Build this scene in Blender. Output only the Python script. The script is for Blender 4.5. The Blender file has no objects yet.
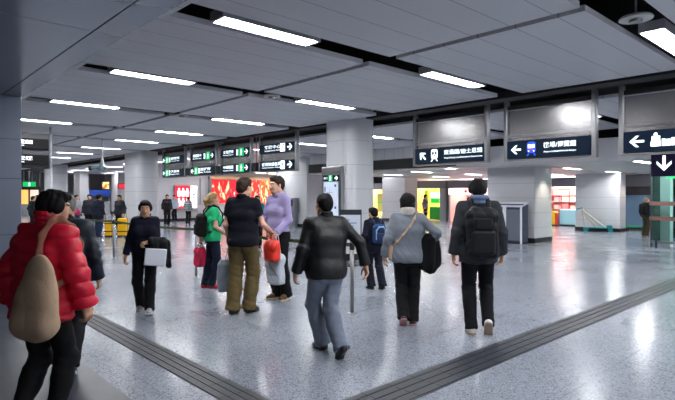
import bpy, bmesh, math, random
import numpy as np
from mathutils import Matrix, Vector
random.seed(7); np.random.seed(7)
scene = bpy.context.scene
COL = scene.collection
PI = math.pi
R_ = math.radians

# ------------------------------------------------------------------ colours
def lin(c):
    out = []
    for v in c[:3]:
        v = v / 255.0
        out.append(v / 12.92 if v <= 0.04045 else ((v + 0.055) / 1.055) ** 2.4)
    return tuple(out) + (1.0,)

MATS = {}
def mat(name, rgb, rough=0.6, metal=0.0, emit=None, estr=1.0, noise=0.0, nscale=30.0, bump=0.0, bscale=60.0,
        spec=0.5, coat=0.0):
    if name in MATS:
        return MATS[name]
    m = bpy.data.materials.new(name)
    m.use_nodes = True
    nt = m.node_tree
    b = nt.nodes['Principled BSDF']
    b.inputs['Base Color'].default_value = lin(rgb)
    b.inputs['Roughness'].default_value = rough
    b.inputs['Metallic'].default_value = metal
    b.inputs['Specular IOR Level'].default_value = spec
    if coat:
        b.inputs['Coat Weight'].default_value = coat
        b.inputs['Coat Roughness'].default_value = 0.1
    if emit is not None:
        b.inputs['Emission Color'].default_value = lin(emit)
        b.inputs['Emission Strength'].default_value = estr
    tc = nt.nodes.new('ShaderNodeTexCoord')
    if noise > 0:
        n = nt.nodes.new('ShaderNodeTexNoise')
        n.inputs['Scale'].default_value = nscale
        n.inputs['Detail'].default_value = 4
        nt.links.new(tc.outputs['Object'], n.inputs['Vector'])
        mx = nt.nodes.new('ShaderNodeMixRGB')
        base = lin(rgb)
        mx.inputs[1].default_value = tuple(max(0, v * (1 - noise)) for v in base[:3]) + (1,)
        mx.inputs[2].default_value = tuple(min(1, v * (1 + noise)) for v in base[:3]) + (1,)
        nt.links.new(n.outputs['Fac'], mx.inputs[0])
        nt.links.new(mx.outputs[0], b.inputs['Base Color'])
    if bump > 0:
        n2 = nt.nodes.new('ShaderNodeTexNoise')
        n2.inputs['Scale'].default_value = bscale
        n2.inputs['Detail'].default_value = 3
        nt.links.new(tc.outputs['Object'], n2.inputs['Vector'])
        bp = nt.nodes.new('ShaderNodeBump')
        bp.inputs['Strength'].default_value = bump
        bp.inputs['Distance'].default_value = 0.01
        nt.links.new(n2.outputs['Fac'], bp.inputs['Height'])
        nt.links.new(bp.outputs['Normal'], b.inputs['Normal'])
    MATS[name] = m
    return m

def cloth(name, rgb, rough=0.85, noise=0.18, nscale=25, spec=0.25):
    return mat(name, rgb, rough=rough, noise=noise, nscale=nscale, bump=0.25, bscale=140, spec=spec)

# ------------------------------------------------------------------ objects
def tag(o, label=None, cat=None, group=None, kind=None):
    if label: o['label'] = label
    if cat: o['category'] = cat
    if group: o['group'] = group
    if kind: o['kind'] = kind
    return o

def empty(name, loc=(0, 0, 0), rz=0.0, label=None, cat=None, group=None):
    o = bpy.data.objects.new(name, None)
    o.empty_display_size = 0.1
    COL.objects.link(o)
    o.location = loc
    o.rotation_euler = (0, 0, rz)
    return tag(o, label, cat, group)

def link_mesh(name, me, mats, parent=None, smooth=False):
    if not isinstance(mats, (list, tuple)):
        mats = [mats]
    for m in mats:
        me.materials.append(m)
    if smooth:
        me.polygons.foreach_set('use_smooth', [True] * len(me.polygons))
    o = bpy.data.objects.new(name, me)
    COL.objects.link(o)
    if parent is not None:
        o.parent = parent
    return o

def copy_tree(o, parent=None):
    c = o.copy()
    COL.objects.link(c)
    if parent is not None:
        c.parent = parent
    for ch in list(o.children):
        copy_tree(ch, c)
    return c

class MB:
    """collects boxes, tubes and prisms, then becomes one mesh object"""
    def __init__(self):
        self.bm = bmesh.new()
        self.mi = 0
    def _f(self, vs):
        try:
            f = self.bm.faces.new(vs)
            f.material_index = self.mi
            return f
        except ValueError:
            return None
    def box(self, x0, x1, y0, y1, z0, z1):
        v = [self.bm.verts.new(p) for p in ((x0, y0, z0), (x1, y0, z0), (x1, y1, z0), (x0, y1, z0),
                                            (x0, y0, z1), (x1, y0, z1), (x1, y1, z1), (x0, y1, z1))]
        for q in ((0, 3, 2, 1), (4, 5, 6, 7), (0, 1, 5, 4), (1, 2, 6, 5), (2, 3, 7, 6), (3, 0, 4, 7)):
            self._f([v[i] for i in q])
        return self
    def obox(self, O, a, b, c):
        """box from corner O with edge vectors a, b, c"""
        O, a, b, c = Vector(O), Vector(a), Vector(b), Vector(c)
        v = [self.bm.verts.new(p) for p in (O, O + a, O + a + b, O + b, O + c, O + a + c, O + a + b + c, O + b + c)]
        for q in ((0, 3, 2, 1), (4, 5, 6, 7), (0, 1, 5, 4), (1, 2, 6, 5), (2, 3, 7, 6), (3, 0, 4, 7)):
            self._f([v[i] for i in q])
        return self
    def prism(self, loop, z0, z1):
        lo = [self.bm.verts.new((x, y, z0)) for x, y in loop]
        hi = [self.bm.verts.new((x, y, z1)) for x, y in loop]
        n = len(loop)
        self._f(lo[::-1]); self._f(hi)
        for i in range(n):
            self._f([lo[i], lo[(i + 1) % n], hi[(i + 1) % n], hi[i]])
        return self
    def tube(self, pts, r, n=10, cap=True):
        pts = [Vector(p) for p in pts]
        rr = r if isinstance(r, (list, tuple)) else [r] * len(pts)
        rings = []
        up = None
        for i, p in enumerate(pts):
            a = pts[max(0, i - 1)]; b = pts[min(len(pts) - 1, i + 1)]
            t = (b - a).normalized()
            if up is None or abs(up.dot(t)) > 0.98:
                up = Vector((0, 0, 1)) if abs(t.z) < 0.9 else Vector((1, 0, 0))
            s = t.cross(up).normalized()
            u = s.cross(t).normalized()
            up = u
            rings.append([self.bm.verts.new(p + (s * math.cos(2 * PI * k / n) + u * math.sin(2 * PI * k / n)) * rr[i]) for k in range(n)])
        for i in range(len(rings) - 1):
            for k in range(n):
                self._f([rings[i][k], rings[i][(k + 1) % n], rings[i + 1][(k + 1) % n], rings[i + 1][k]])
        if cap:
            self._f(rings[0]); self._f(rings[-1][::-1])
        return self
    def lathe(self, prof, c=(0, 0, 0), n=24):
        rings = []
        for r, z in prof:
            rings.append([self.bm.verts.new((c[0] + r * math.cos(2 * PI * k / n), c[1] + r * math.sin(2 * PI * k / n), c[2] + z)) for k in range(n)])
        for i in range(len(rings) - 1):
            for k in range(n):
                self._f([rings[i][k], rings[i][(k + 1) % n], rings[i + 1][(k + 1) % n], rings[i + 1][k]])
        self._f(rings[0][::-1]); self._f(rings[-1])
        return self
    def build(self, name, mats, parent=None, bevel=0.0, smooth=False):
        bmesh.ops.recalc_face_normals(self.bm, faces=self.bm.faces[:])
        if bevel > 0:
            bmesh.ops.bevel(self.bm, geom=[e for e in self.bm.edges if len(e.link_faces) == 2 and e.calc_face_angle(0) > 0.6],
                            offset=bevel, segments=2, affect='EDGES', profile=0.5)
        me = bpy.data.meshes.new(name)
        self.bm.to_mesh(me)
        self.bm.free()
        return link_mesh(name, me, mats, parent, smooth)

def rounded_rect(x0, x1, y0, y1, r, n=6):
    out = []
    for cx, cy, a0 in ((x1 - r, y0 + r, -90), (x1 - r, y1 - r, 0), (x0 + r, y1 - r, 90), (x0 + r, y0 + r, 180)):
        for k in range(n + 1):
            a = R_(a0 + 90.0 * k / n)
            out.append((cx + r * math.cos(a), cy + r * math.sin(a)))
    return out

# ---- flat graphics (sign faces): a frame is origin, right, up; the shapes are thin solids on the face
class Frame:
    def __init__(self, O, right, up):
        self.O, self.r, self.u = Vector(O), Vector(right), Vector(up)
        self.n = self.r.cross(self.u)
    def p(self, u, v, d=0.0):
        return self.O + self.r * u + self.u * v + self.n * d

def shapes(name, polys, mats, fr, parent, d0=0.002, d1=0.006):
    """polys: list of (loop, material index[, lift])"""
    bm = bmesh.new()
    for q in polys:
        loop, mi = q[0], q[1]
        l = q[2] if len(q) > 2 else 0.0
        a = [bm.verts.new(fr.p(x, y, d0)) for x, y in loop]
        b = [bm.verts.new(fr.p(x, y, d1 + l)) for x, y in loop]
        n = len(loop)
        f = bm.faces.new(b); f.material_index = mi
        for i in range(n):
            f = bm.faces.new([a[i], a[(i + 1) % n], b[(i + 1) % n], b[i]]); f.material_index = mi
    bmesh.ops.recalc_face_normals(bm, faces=bm.faces[:])
    me = bpy.data.meshes.new(name)
    bm.to_mesh(me); bm.free()
    return link_mesh(name, me, mats, parent)

def text(name, s, m, fr, x, y, h, parent, w=None, align='L', d=0.006, bold=0.0):
    """lettering as mesh: cap height about h, left (or centre/right) end at x, base line at y"""
    cu = bpy.data.curves.new('txt', 'FONT')
    cu.body = s
    cu.size = 1.0
    cu.offset = bold
    cu.resolution_u = 3
    to = bpy.data.objects.new('txt', cu)
    COL.objects.link(to)
    dg = bpy.context.evaluated_depsgraph_get()
    dg.update()
    me = bpy.data.meshes.new_from_object(to.evaluated_get(dg))
    COL.objects.unlink(to)
    bpy.data.objects.remove(to)
    if len(me.vertices) == 0:
        return None
    co = np.empty(len(me.vertices) * 3, np.float32)
    me.vertices.foreach_get('co', co)
    co = co.reshape(-1, 3)
    mn, mxx = co.min(0), co.max(0)
    hh = max(1e-4, mxx[1] - mn[1])
    k = h / hh
    ww = (mxx[0] - mn[0]) * k
    kx = k if w is None else k * (w / ww)
    ww = (mxx[0] - mn[0]) * kx
    x0 = x if align == 'L' else (x - ww / 2 if align == 'C' else x - ww)
    U = (co[:, 0] - mn[0]) * kx + x0
    V = (co[:, 1] - mn[1]) * k + y
    O, r, u, n = (np.array(v) for v in (fr.O, fr.r, fr.u, fr.n))
    P = O + U[:, None] * r + V[:, None] * u + d * n
    me.vertices.foreach_set('co', P.astype(np.float32).ravel())
    me.materials.clear()
    me.name = name
    return link_mesh(name, me, m, parent)

def rect(x0, x1, y0, y1):
    return [(x0, y0), (x1, y0), (x1, y1), (x0, y1)]
def disc(cx, cy, r, n=20, ry=None):
    ry = ry or r
    return [(cx + r * math.cos(2 * PI * k / n), cy + ry * math.sin(2 * PI * k / n)) for k in range(n)]
def arrow(cx, cy, s, deg):
    """arrow pointing along deg (0 = right)"""
    a = R_(deg); ca, sa = math.cos(a), math.sin(a)
    def t(L): return [(cx + x * s * ca - y * s * sa, cy + x * s * sa + y * s * ca) for x, y in L]
    w = .085
    shaft = t([(-.5, -w), (.36, -w), (.36, w), (-.5, w)])
    q = .16
    up = t([(.5, 0), (.5 - .02, .02), (.05 + .0, .42), (.05 - .2, .42), (.27, 0)])
    dn = t([(.5, 0), (.27, 0), (.05 - .2, -.42), (.05, -.42), (.48, -.02)])
    return [(shaft, 0), (up, 0), (dn, 0)]
# ================================================================== the hall
ORD = ['nearest', 'second', 'third', 'fourth', 'fifth', 'sixth', 'seventh', 'eighth', 'ninth', 'tenth', 'eleventh',
       'twelfth', 'thirteenth', 'fourteenth', 'fifteenth']
LIGHT_E = 82.0
LCOL = (246, 248, 250)
M_light = mat('tube_light', (255, 255, 255), emit=LCOL, estr=LIGHT_E)
M_panel = mat('ceiling_panel', (226, 226, 230), rough=0.42, noise=0.05, nscale=1.3)
M_lip = mat('ceiling_lip', (176, 177, 182), rough=0.5)
M_void = mat('ceiling_void', (14, 15, 17), rough=0.9)
M_black = mat('black_paint', (12, 12, 14), rough=0.55)
M_white = mat('white_tile', (196, 196, 200), rough=0.33, noise=0.03, nscale=2)
M_joint = mat('tile_joint', (120, 120, 124), rough=0.8)
M_skirt = mat('dark_skirting', (22, 22, 26), rough=0.35)
M_blue = mat('blue_grey_cladding', (100, 106, 120), rough=0.35, metal=0.3, noise=0.03, nscale=1.5)
M_soff = mat('soffit_cladding', (126, 131, 146), rough=0.22, metal=0.55, noise=0.03, nscale=1.5)
M_steel = mat('brushed_steel', (142, 140, 140), rough=0.26, metal=0.95, noise=0.05, nscale=8)
M_steel2 = mat('satin_steel', (150, 150, 152), rough=0.28, metal=0.95)
M_grey = mat('grey_paint', (120, 122, 128), rough=0.5)
M_wall = mat('plain_wall', (176, 174, 178), rough=0.6, noise=0.03, nscale=2)
M_sign = mat('sign_navy', (7, 22, 40), rough=0.55, emit=(10, 34, 58), estr=0.25, spec=.15)
M_ink = mat('sign_white', (255, 255, 255), rough=0.4, emit=(225, 245, 250), estr=1.5)
M_green = mat('sign_green', (0, 150, 80), rough=0.4, emit=(0, 185, 95), estr=0.9)
M_signblue = mat('sign_blue', (20, 60, 190), rough=0.4, emit=(20, 70, 215), estr=1.2)
M_signred = mat('sign_red', (200, 40, 40), rough=0.4, emit=(210, 50, 50), estr=0.8)
M_teal = mat('teal_plastic', (20, 128, 138), rough=0.4)
M_gold = mat('yellow_shell', (232, 178, 12), rough=0.35)
M_glass = None

def floor_material(name, rgb_a, rgb_b, rough, tile=None):
    m = bpy.data.materials.new(name); m.use_nodes = True
    nt = m.node_tree; b = nt.nodes['Principled BSDF']
    tc = nt.nodes.new('ShaderNodeTexCoord')
    vo = nt.nodes.new('ShaderNodeTexVoronoi'); vo.inputs['Scale'].default_value = 95
    nt.links.new(tc.outputs['Object'], vo.inputs['Vector'])
    bw = nt.nodes.new('ShaderNodeSeparateColor')
    nt.links.new(vo.outputs['Color'], bw.inputs['Color'])
    cr = nt.nodes.new('ShaderNodeValToRGB')
    cr.color_ramp.interpolation = 'CONSTANT'
    e = cr.color_ramp.elements
    e[0].position = 0.0; e[0].color = lin(rgb_b)
    e[1].position = 0.2; e[1].color = lin(rgb_a)
    k = e.new(0.85); k.color = lin(tuple(min(255, v * 1.1) for v in rgb_a))
    nt.links.new(bw.outputs['Red'], cr.inputs['Fac'])
    no = nt.nodes.new('ShaderNodeTexNoise'); no.inputs['Scale'].default_value = 0.9; no.inputs['Detail'].default_value = 5
    nt.links.new(tc.outputs['Object'], no.inputs['Vector'])
    mp = nt.nodes.new('ShaderNodeMapRange')
    mp.inputs['From Min'].default_value = 0.3; mp.inputs['From Max'].default_value = 0.7
    mp.inputs['To Min'].default_value = 0.92; mp.inputs['To Max'].default_value = 1.06
    nt.links.new(no.outputs['Fac'], mp.inputs['Value'])
    mul = nt.nodes.new('ShaderNodeMixRGB'); mul.blend_type = 'MULTIPLY'; mul.inputs[0].default_value = 1
    nt.links.new(cr.outputs['Color'], mul.inputs[1]); nt.links.new(mp.outputs['Result'], mul.inputs[2])
    col = mul.outputs[0]
    if tile:
        br = nt.nodes.new('ShaderNodeTexBrick')
        br.offset = 0.0
        br.inputs['Scale'].default_value = 1.0
        br.inputs['Brick Width'].default_value = tile; br.inputs['Row Height'].default_value = tile
        br.inputs['Mortar Size'].default_value = 0.004
        br.inputs['Color1'].default_value = (1, 1, 1, 1); br.inputs['Color2'].default_value = (1, 1, 1, 1)
        br.inputs['Mortar'].default_value = (0.72, 0.72, 0.74, 1)
        nt.links.new(tc.outputs['Object'], br.inputs['Vector'])
        m2 = nt.nodes.new('ShaderNodeMixRGB'); m2.blend_type = 'MULTIPLY'; m2.inputs[0].default_value = 1
        nt.links.new(col, m2.inputs[1]); nt.links.new(br.outputs['Color'], m2.inputs[2])
        col = m2.outputs[0]
    nt.links.new(col, b.inputs['Base Color'])
    mr = nt.nodes.new('ShaderNodeMapRange')
    mr.inputs['From Min'].default_value = 0.3; mr.inputs['From Max'].default_value = 0.7
    mr.inputs['To Min'].default_value = rough * 0.85; mr.inputs['To Max'].default_value = rough * 1.2
    nt.links.new(no.outputs['Fac'], mr.inputs['Value'])
    nt.links.new(mr.outputs['Result'], b.inputs['Roughness'])
    b.inputs['Specular IOR Level'].default_value = 0.5
    return m

M_floor = floor_material('terrazzo', (133, 138, 148), (98, 103, 116), 0.2, tile=0.9)
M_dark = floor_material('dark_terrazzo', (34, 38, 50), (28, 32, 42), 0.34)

# ---- floor
def S(o):
    o['kind'] = 'structure'
    return o
S(MB().box(-7, 46, -7, 56, -0.2, 0).build('floor', M_floor))
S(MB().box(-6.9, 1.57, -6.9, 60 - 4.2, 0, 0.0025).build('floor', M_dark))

# ---- tactile strips
M_tac = mat('tactile_rubber', (36, 40, 48), rough=0.45, noise=0.08, nscale=20)
def tactile(x0, x1, y0, y1, along, lab):
    m = MB()
    if along == 'x':
        n = int((x1 - x0) / 0.3)
        for i in range(n):
            a = x0 + i * 0.3
            m.box(a, a + .3, y0, y1, 0, 0.003)
            w = (y1 - y0)
            for k in range(4):
                c = y0 + w * (k + 0.5) / 4
                m.box(a + .002, a + .298, c - .03, c + .03, 0.003, 0.008)
    else:
        n = int((y1 - y0) / 0.3)
        for i in range(n):
            a = y0 + i * 0.3
            m.box(x0, x1, a, a + .3, 0, 0.003)
            w = (x1 - x0)
            for k in range(4):
                c = x0 + w * (k + 0.5) / 4
                m.box(c - .03, c + .03, a + .002, a + .298, 0.003, 0.008)
    o = m.build('tactile_paving', M_tac)
    tag(o, lab, 'tactile paving')
tactile(2.07, 2.36, 3.0, 30.0, 'y', 'dark ribbed tactile paving strip running off past the red jacket towards the left')
tactile(2.07, 22.1, 2.56, 2.94, 'x', 'dark ribbed tactile paving strip crossing the floor to the right edge')

# ---- outer walls
S(MB().box(-7.2, 46, 54, 54.2, 0, 4.2).build('wall_back', M_wall))
S(MB().box(-7.2, -7.0, -7, 54, 0, 4.2).build('wall_left', M_wall))
S(MB().box(46, 46.2, -7, 54.2, 0, 4.2).build('wall_right', M_wall))

# ---- ceiling : panels between recessed channels, dark void above
CZ = 3.45
ROWS = [-4.4, -1.2, 1.88, 4.87, 7.98, 11.32, 14.62, 17.85, 21.4, 24.8, 28.2, 31.6, 35.0, 38.4, 41.8, 45.2, 48.6]
BAYS = [(1.86, 5.23), (5.36, 8.85), (10.5, 13.55), (13.68, 17.3), (18.5, 22.0), (22.13, 25.7), (26.9, 30.4), (30.53, 34.0)]
XLOW, YLOW = 15.5, 18.6          # the low ceiling starts here
GAP = 0.25
def seams(m_panel):
    """panel material with fine plank seams along x"""
    nt = m_panel.node_tree; b = nt.nodes['Principled BSDF']
    tc = nt.nodes.new('ShaderNodeTexCoord')
    br = nt.nodes.new('ShaderNodeTexBrick')
    br.offset = 0.0
    br.inputs['Scale'].default_value = 1
    br.inputs['Brick Width'].default_value = 60.0; br.inputs['Row Height'].default_value = 0.48
    br.inputs['Mortar Size'].default_value = 0.006
    br.inputs['Color1'].default_value = (1, 1, 1, 1); br.inputs['Color2'].default_value = (.96, .96, .96, 1)
    br.inputs['Mortar'].default_value = (.45, .45, .47, 1)
    nt.links.new(tc.outputs['Object'], br.inputs['Vector'])
    old = b.inputs['Base Color'].links[0].from_socket
    mu = nt.nodes.new('ShaderNodeMixRGB'); mu.blend_type = 'MULTIPLY'; mu.inputs[0].default_value = 1
    nt.links.new(old, mu.inputs[1]); nt.links.new(br.outputs['Color'], mu.inputs[2])
    nt.links.new(mu.outputs[0], b.inputs['Base Color'])
    # faint streaks along the planks in the gloss
seams(M_panel)
pan = MB()
for (x0, x1) in BAYS:
    for i in range(len(ROWS) - 1):
        a, b_ = ROWS[i] + GAP, ROWS[i + 1] - GAP
        xx0, xx1 = x0, x1
        if b_ < YLOW and x1 > XLOW:
            if x0 > XLOW: continue
            xx1 = XLOW
        if x0 == 1.86:
            xx0 = 2.36
        pan.mi = 0
        pan.box(xx0, xx1, a, b_, CZ, CZ + 0.065)
pan.box(1.86, 2.36, ROWS[0], ROWS[-1], CZ, CZ + 0.065)
ceil = S(pan.build('ceiling', M_panel))
S(MB().box(-7, 46, -7, 54.2, 4.1, 4.2).build('ceiling', M_void))

# soffit clad in glossy panels over the camera side, with one long groove
so = MB()
for a in range(-7, 54, 3):
    so.box(-6.9, 1.575, a + .006, a + 3 - .006, 3.1, 3.3)
    so.box(1.59, 1.86, a + .004, a + 3 - .004, 3.1, 3.55)
S(so.build('ceiling', M_soff))
S(MB().box(-6.9, 1.86, -7, 54, 3.12, 3.4).build('ceiling', M_black))

# low ceiling towards the shops and the black bulkhead in front of it
lo = MB()
lo_rows = [5.0, 8.0, 10.95, 13.4, 16.3]
ys = [-7.0] + lo_rows + [YLOW]
for i in range(len(ys) - 1):
    lo.box(XLOW, 30.5, ys[i] + (.1 if i else 0), ys[i + 1] - .1, 2.55, 2.65)
for x0, x1 in ((XLOW, XLOW + 1.0),):
    lo.box(x0, 30.5, YLOW - .1, YLOW, 2.55, 3.4)
S(lo.build('ceiling', mat('low_ceiling', (222, 218, 216), rough=0.4)))
S(MB().box(XLOW, 30.5, -7, YLOW, 2.72, 2.76).build('ceiling', M_void))
S(MB().box(XLOW - .12, XLOW + .02, 10.5, YLOW, 2.62, 3.0).build('trim_1', M_black))
S(MB().box(XLOW - .1, XLOW + .02, -7, 10.5, 2.55, 3.2).build('trim_2', M_lip))
S(MB().box(XLOW - .04, XLOW + .02, 10.5, YLOW, 3.0, 3.45).build('trim_3', M_panel))

# fluorescent strip lights in the channels
def strip_light(x0, x1, y, z, lab, group, w=0.24):
    t = empty('ceiling_light', ((x0 + x1) / 2, y, z), 0, lab, 'ceiling light', group)
    h = (x1 - x0) / 2
    m = MB()
    m.box(-h, h, -w / 2 - .012, -w / 2, 0, .09); m.box(-h, h, w / 2, w / 2 + .012, 0, .09)
    m.box(-h - .03, -h, -w / 2 - .012, w / 2 + .012, 0, .09); m.box(h, h + .03, -w / 2 - .012, w / 2 + .012, 0, .09)
    m.box(-h - .03, h + .03, -w / 2 - .012, w / 2 + .012, .09, .11)
    m.build('housing', M_lip, t)
    MB().box(-h, h, -w / 2, w / 2, .022, .05).build('diffuser', M_light, t)
    return t
bay_light = [(2.8, 4.08), (6.36, 7.8), (11.65, 12.9), (14.9, 16.3), (19.6, 21.0), (23.2, 24.6), (27.9, 29.3)]  # the last pair is added to brighten the dark far bay
bay_name = ['in the bay beside the glossy soffit', 'in the bay before the sign gantry', 'in the bay just behind the sign gantry',
            'in the second bay behind the sign gantry', 'in the third bay behind the sign gantry', 'in the fourth bay behind the sign gantry', 'added in the fifth bay behind the sign gantry']
for i, y in enumerate(ROWS[:-1]):
    for j, (a, b_) in enumerate(bay_light):
        if i < 2 and j > 2: continue
        if y > 40 and j > 3: continue
        if a > XLOW - 1 and y < YLOW: continue
        if i < 2:
            strip_light(a, b_, y, CZ, 'lit strip light in a ceiling channel over the camera side', 'ceiling lights over the camera side')
        else:
            strip_light(a + (.22 if i == 2 and j == 1 else 0), b_ + (.4 if i == 2 and j == 1 else 0), y, CZ,
                        'white strip light %s, %s channel' % (bay_name[j], ORD[i - 2]), 'strip lights in the ceiling channels')
LOWL = [(14.95 + .6, 16.2, 10.95), (16.6, 18.0, 13.4), (18.2, 19.5, 16.3), (22.0, 23.4, 16.3), (20.5, 21.9, 13.4), (20.0, 21.4, 10.95),
        (18.5, 19.9, 8.0), (22.5, 23.9, 8.0), (19, 20.4, 5.0), (24, 25.4, 10.95), (24.4, 25.8, 13.4), (25.2, 26.3, 5.0), (21.5, 22.9, 5.0), (16.2, 17.6, 5.0), (26.6, 27.8, 13.4)]  # many later entries are extra strips added to brighten the low ceiling
for k, (a, b_, y) in enumerate(LOWL):
    strip_light(a, b_, y, 2.56, 'white strip light set in the low ceiling before the shops, %s one' % ORD[k], 'strip lights in the low ceiling', w=.22)

# round downlights beside the right pillars
M_warm = mat('warm_lamp', (255, 250, 240), emit=(255, 232, 200), estr=30)
def downlight(x, y, lab):
    t = empty('downlight', (x, y, 2.55), 0, lab, 'downlight', 'round downlights')
    MB().lathe([(.07, -.012), (.12, -.012), (.12, .0), (.07, .0)], n=24).build('ring', M_lip, t)
    MB().lathe([(.02, -.006), (.075, -.006), (.075, -.002), (.02, -.002)], n=20).build('lamp', M_warm, t)
    ld = bpy.data.lights.new('downlight_beam', 'SPOT')
    ld.energy = 170; ld.color = (1, .86, .68); ld.spot_size = R_(95); ld.spot_blend = .7; ld.shadow_soft_size = .07
    lo_ = bpy.data.objects.new('downlight_beam', ld); COL.objects.link(lo_); lo_.location = (0, 0, -.02); lo_.parent = t
downlight(17.1, 7.75, 'round warm downlight shining on the right face of the right pillar')
downlight(24.35, 7.6, 'round warm downlight shining on the right face of the far right pillar')
# smoke detectors in the channels
def detector(x, y, lab):
    t = empty('smoke_detector', (x, y, CZ), 0, lab, 'smoke detector', 'ceiling smoke detectors')
    MB().lathe([(.16, .0), (.165, .012), (.15, .03), (.02, .032)], n=28).build('base_plate', mat('detector_white', (205, 204, 200), rough=.4), t, smooth=False)
    MB().lathe([(.035, -.035), (.06, -.03), (.065, -.005), (.05, .0)], n=20).build('sensor', M_steel2, t)
    MB().tube([(0, 0, .03), (0, 0, .6)], .012).build('stem', M_lip, t)
detector(6.02, 1.87, 'round white smoke detector beside the brightest strip light at upper right')
detector(5.72, 8.0, 'round white smoke detector in the channel above the central pillar')
detector(5.55, 11.35, 'round white smoke detector in the channel above the left pillar')

# ---- pillars
def pillar(x0, x1, y0, y1, z1, mat_, joints, r=0.06, skirt=True, skirt_h=0.16, core=M_joint):
    m = MB()
    zs = [0.0] + [z for z in joints if z < z1] + [z1]
    for a, b_ in zip(zs[:-1], zs[1:]):
        m.mi = 0
        m.prism(rounded_rect(x0, x1, y0, y1, r), a + .004, b_ - .004)
    m.mi = 1
    m.prism(rounded_rect(x0 + .012, x1 - .012, y0 + .012, y1 - .012, r), 0, z1)
    if skirt:
        m.mi = 2
        m.prism(rounded_rect(x0 - .014, x1 + .014, y0 - .014, y1 + .014, r), 0, skirt_h)
    return S(m.build('pillar', [mat_, core, M_skirt]))
wj = [.55, 1.15, 1.75, 2.35, 2.95]
pillar(8.75, 9.75, 9.0, 10.05, 3.8, M_white, wj, r=.3)
pillar(8.75, 9.75, 22.0, 23.7, 3.8, M_white, wj, r=.3)
pillar(8.75, 9.7, 35.4, 37.1, 3.8, M_white, wj, r=.1)
pillar(16.5, 17.75, 8.165, 9.95, 2.8, M_white, [.5, 1.0, 1.5, 2.0], r=.04)
pillar(24.0, 24.7, 8.07, 9.975, 2.8, M_white, [.5, 1.0, 1.5, 2.0], r=.04)
pillar(24.0, 25.2, 19.98, 21.83, 3.8, M_white, [.6, 1.2, 1.8], r=.04)
pillar(16.2, 17.6, 19.7, 22.3, 3.8, M_white, [2.6], r=.04)
pillar(12.6, 13.3, 43, 44.5, 3.8, M_wall, [], r=.04)
pillar(16.2, 17.0, 45, 46.5, 3.8, M_wall, [], r=.04)
pillar(0.5, 1.84, 9.1, 10.6, 3.1, M_blue, [.42, 1.0, 1.85, 2.45], r=.015, skirt=False, core=M_black)

# ---- far walls
S(MB().box(13.2, 21.9, 30.0, 30.2, 0, 3.6).build('wall_far', M_wall))
S(MB().box(13.2, 21.9, 29.97, 30.0, 0, .16).build('baseboard_far', M_skirt))
S(MB().box(29.0, 29.2, -7, 24, 0, 3.4).build('wall_shop', mat('shop_back', (214, 190, 186), rough=.6)))
M_bluew = mat('pale_blue_wall', (112, 148, 178), rough=.5)
S(MB().box(26.6, 26.75, 2.5, 9.25, 0, 1.98).box(26.6, 26.75, 2.5, 9.25, 2.5, 2.6).build('wall_blue', M_bluew))
S(MB().box(26.55, 26.75, 2.5, 9.4, 1.6, 2.0).build('trim_4', mat('dark_band', (40, 38, 44), rough=.5)))
S(MB().box(26.5, 26.75, 2.5, 9.4, 2.0, 2.56).build('trim_5', M_grey))
S(MB().box(26.58, 26.6, 2.5, 9.25, 0, .12).build('baseboard_blue', M_skirt))
# ================================================================== signs
GX = 9.5
def train_icon(cx, cy, s, body, win, red=None):
    P = [(rounded_rect(cx - .34 * s, cx + .34 * s, cy - .36 * s, cy + .5 * s, .2 * s), body),
         (rect(cx - .26 * s, cx - .04 * s, cy + .02 * s, cy + .3 * s), win, .001), (rect(cx + .04 * s, cx + .26 * s, cy + .02 * s, cy + .3 * s), win, .001),
         (disc(cx - .2 * s, cy - .2 * s, .055 * s, 10), win, .001), (disc(cx + .2 * s, cy - .2 * s, .055 * s, 10), win, .001),
         ([(cx - .26 * s, cy - .4 * s), (cx - .16 * s, cy - .4 * s), (cx - .26 * s, cy - .56 * s), (cx - .38 * s, cy - .56 * s)], body),
         ([(cx + .16 * s, cy - .4 * s), (cx + .26 * s, cy - .4 * s), (cx + .38 * s, cy - .56 * s), (cx + .26 * s, cy - .56 * s)], body)]
    if red is not None:
        P.append((rect(cx - .1 * s, cx + .1 * s, cy - .12 * s, cy + .0 * s), red, .002))
    return P
def man_icon(cx, cy, s, mi):
    return [(disc(cx, cy + .38 * s, .09 * s, 12), mi),
            ([(cx - .13 * s, cy + .27 * s), (cx + .13 * s, cy + .27 * s), (cx + .24 * s, cy + .02 * s), (cx + .17 * s, cy - .01 * s),
              (cx + .09 * s, cy + .13 * s), (cx + .09 * s, cy - .05 * s), (cx + .2 * s, cy - .46 * s), (cx + .1 * s, cy - .46 * s),
              (cx, cy - .12 * s), (cx - .14 * s, cy - .46 * s), (cx - .24 * s, cy - .46 * s), (cx - .09 * s, cy - .05 * s),
              (cx - .09 * s, cy + .13 * s), (cx - .17 * s, cy - .01 * s), (cx - .24 * s, cy + .02 * s)], mi)]

def board(name, y0, y1, z0, z1, root, loc):
    """dark backlit board on the gantry; returns its face frame (u from its left end, v from its bottom)"""
    m = MB().box(GX - .09 - loc[0], GX + .03 - loc[0], y0 - loc[1], y1 - loc[1], z0 - loc[2], z1 - loc[2])
    o = m.build('sign_board', M_sign, root)
    return Frame((GX - .09 - loc[0], y1 - loc[1], z0 - loc[2]), (0, -1, 0), (0, 0, 1)), (y1 - y0), (z1 - z0)

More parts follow.
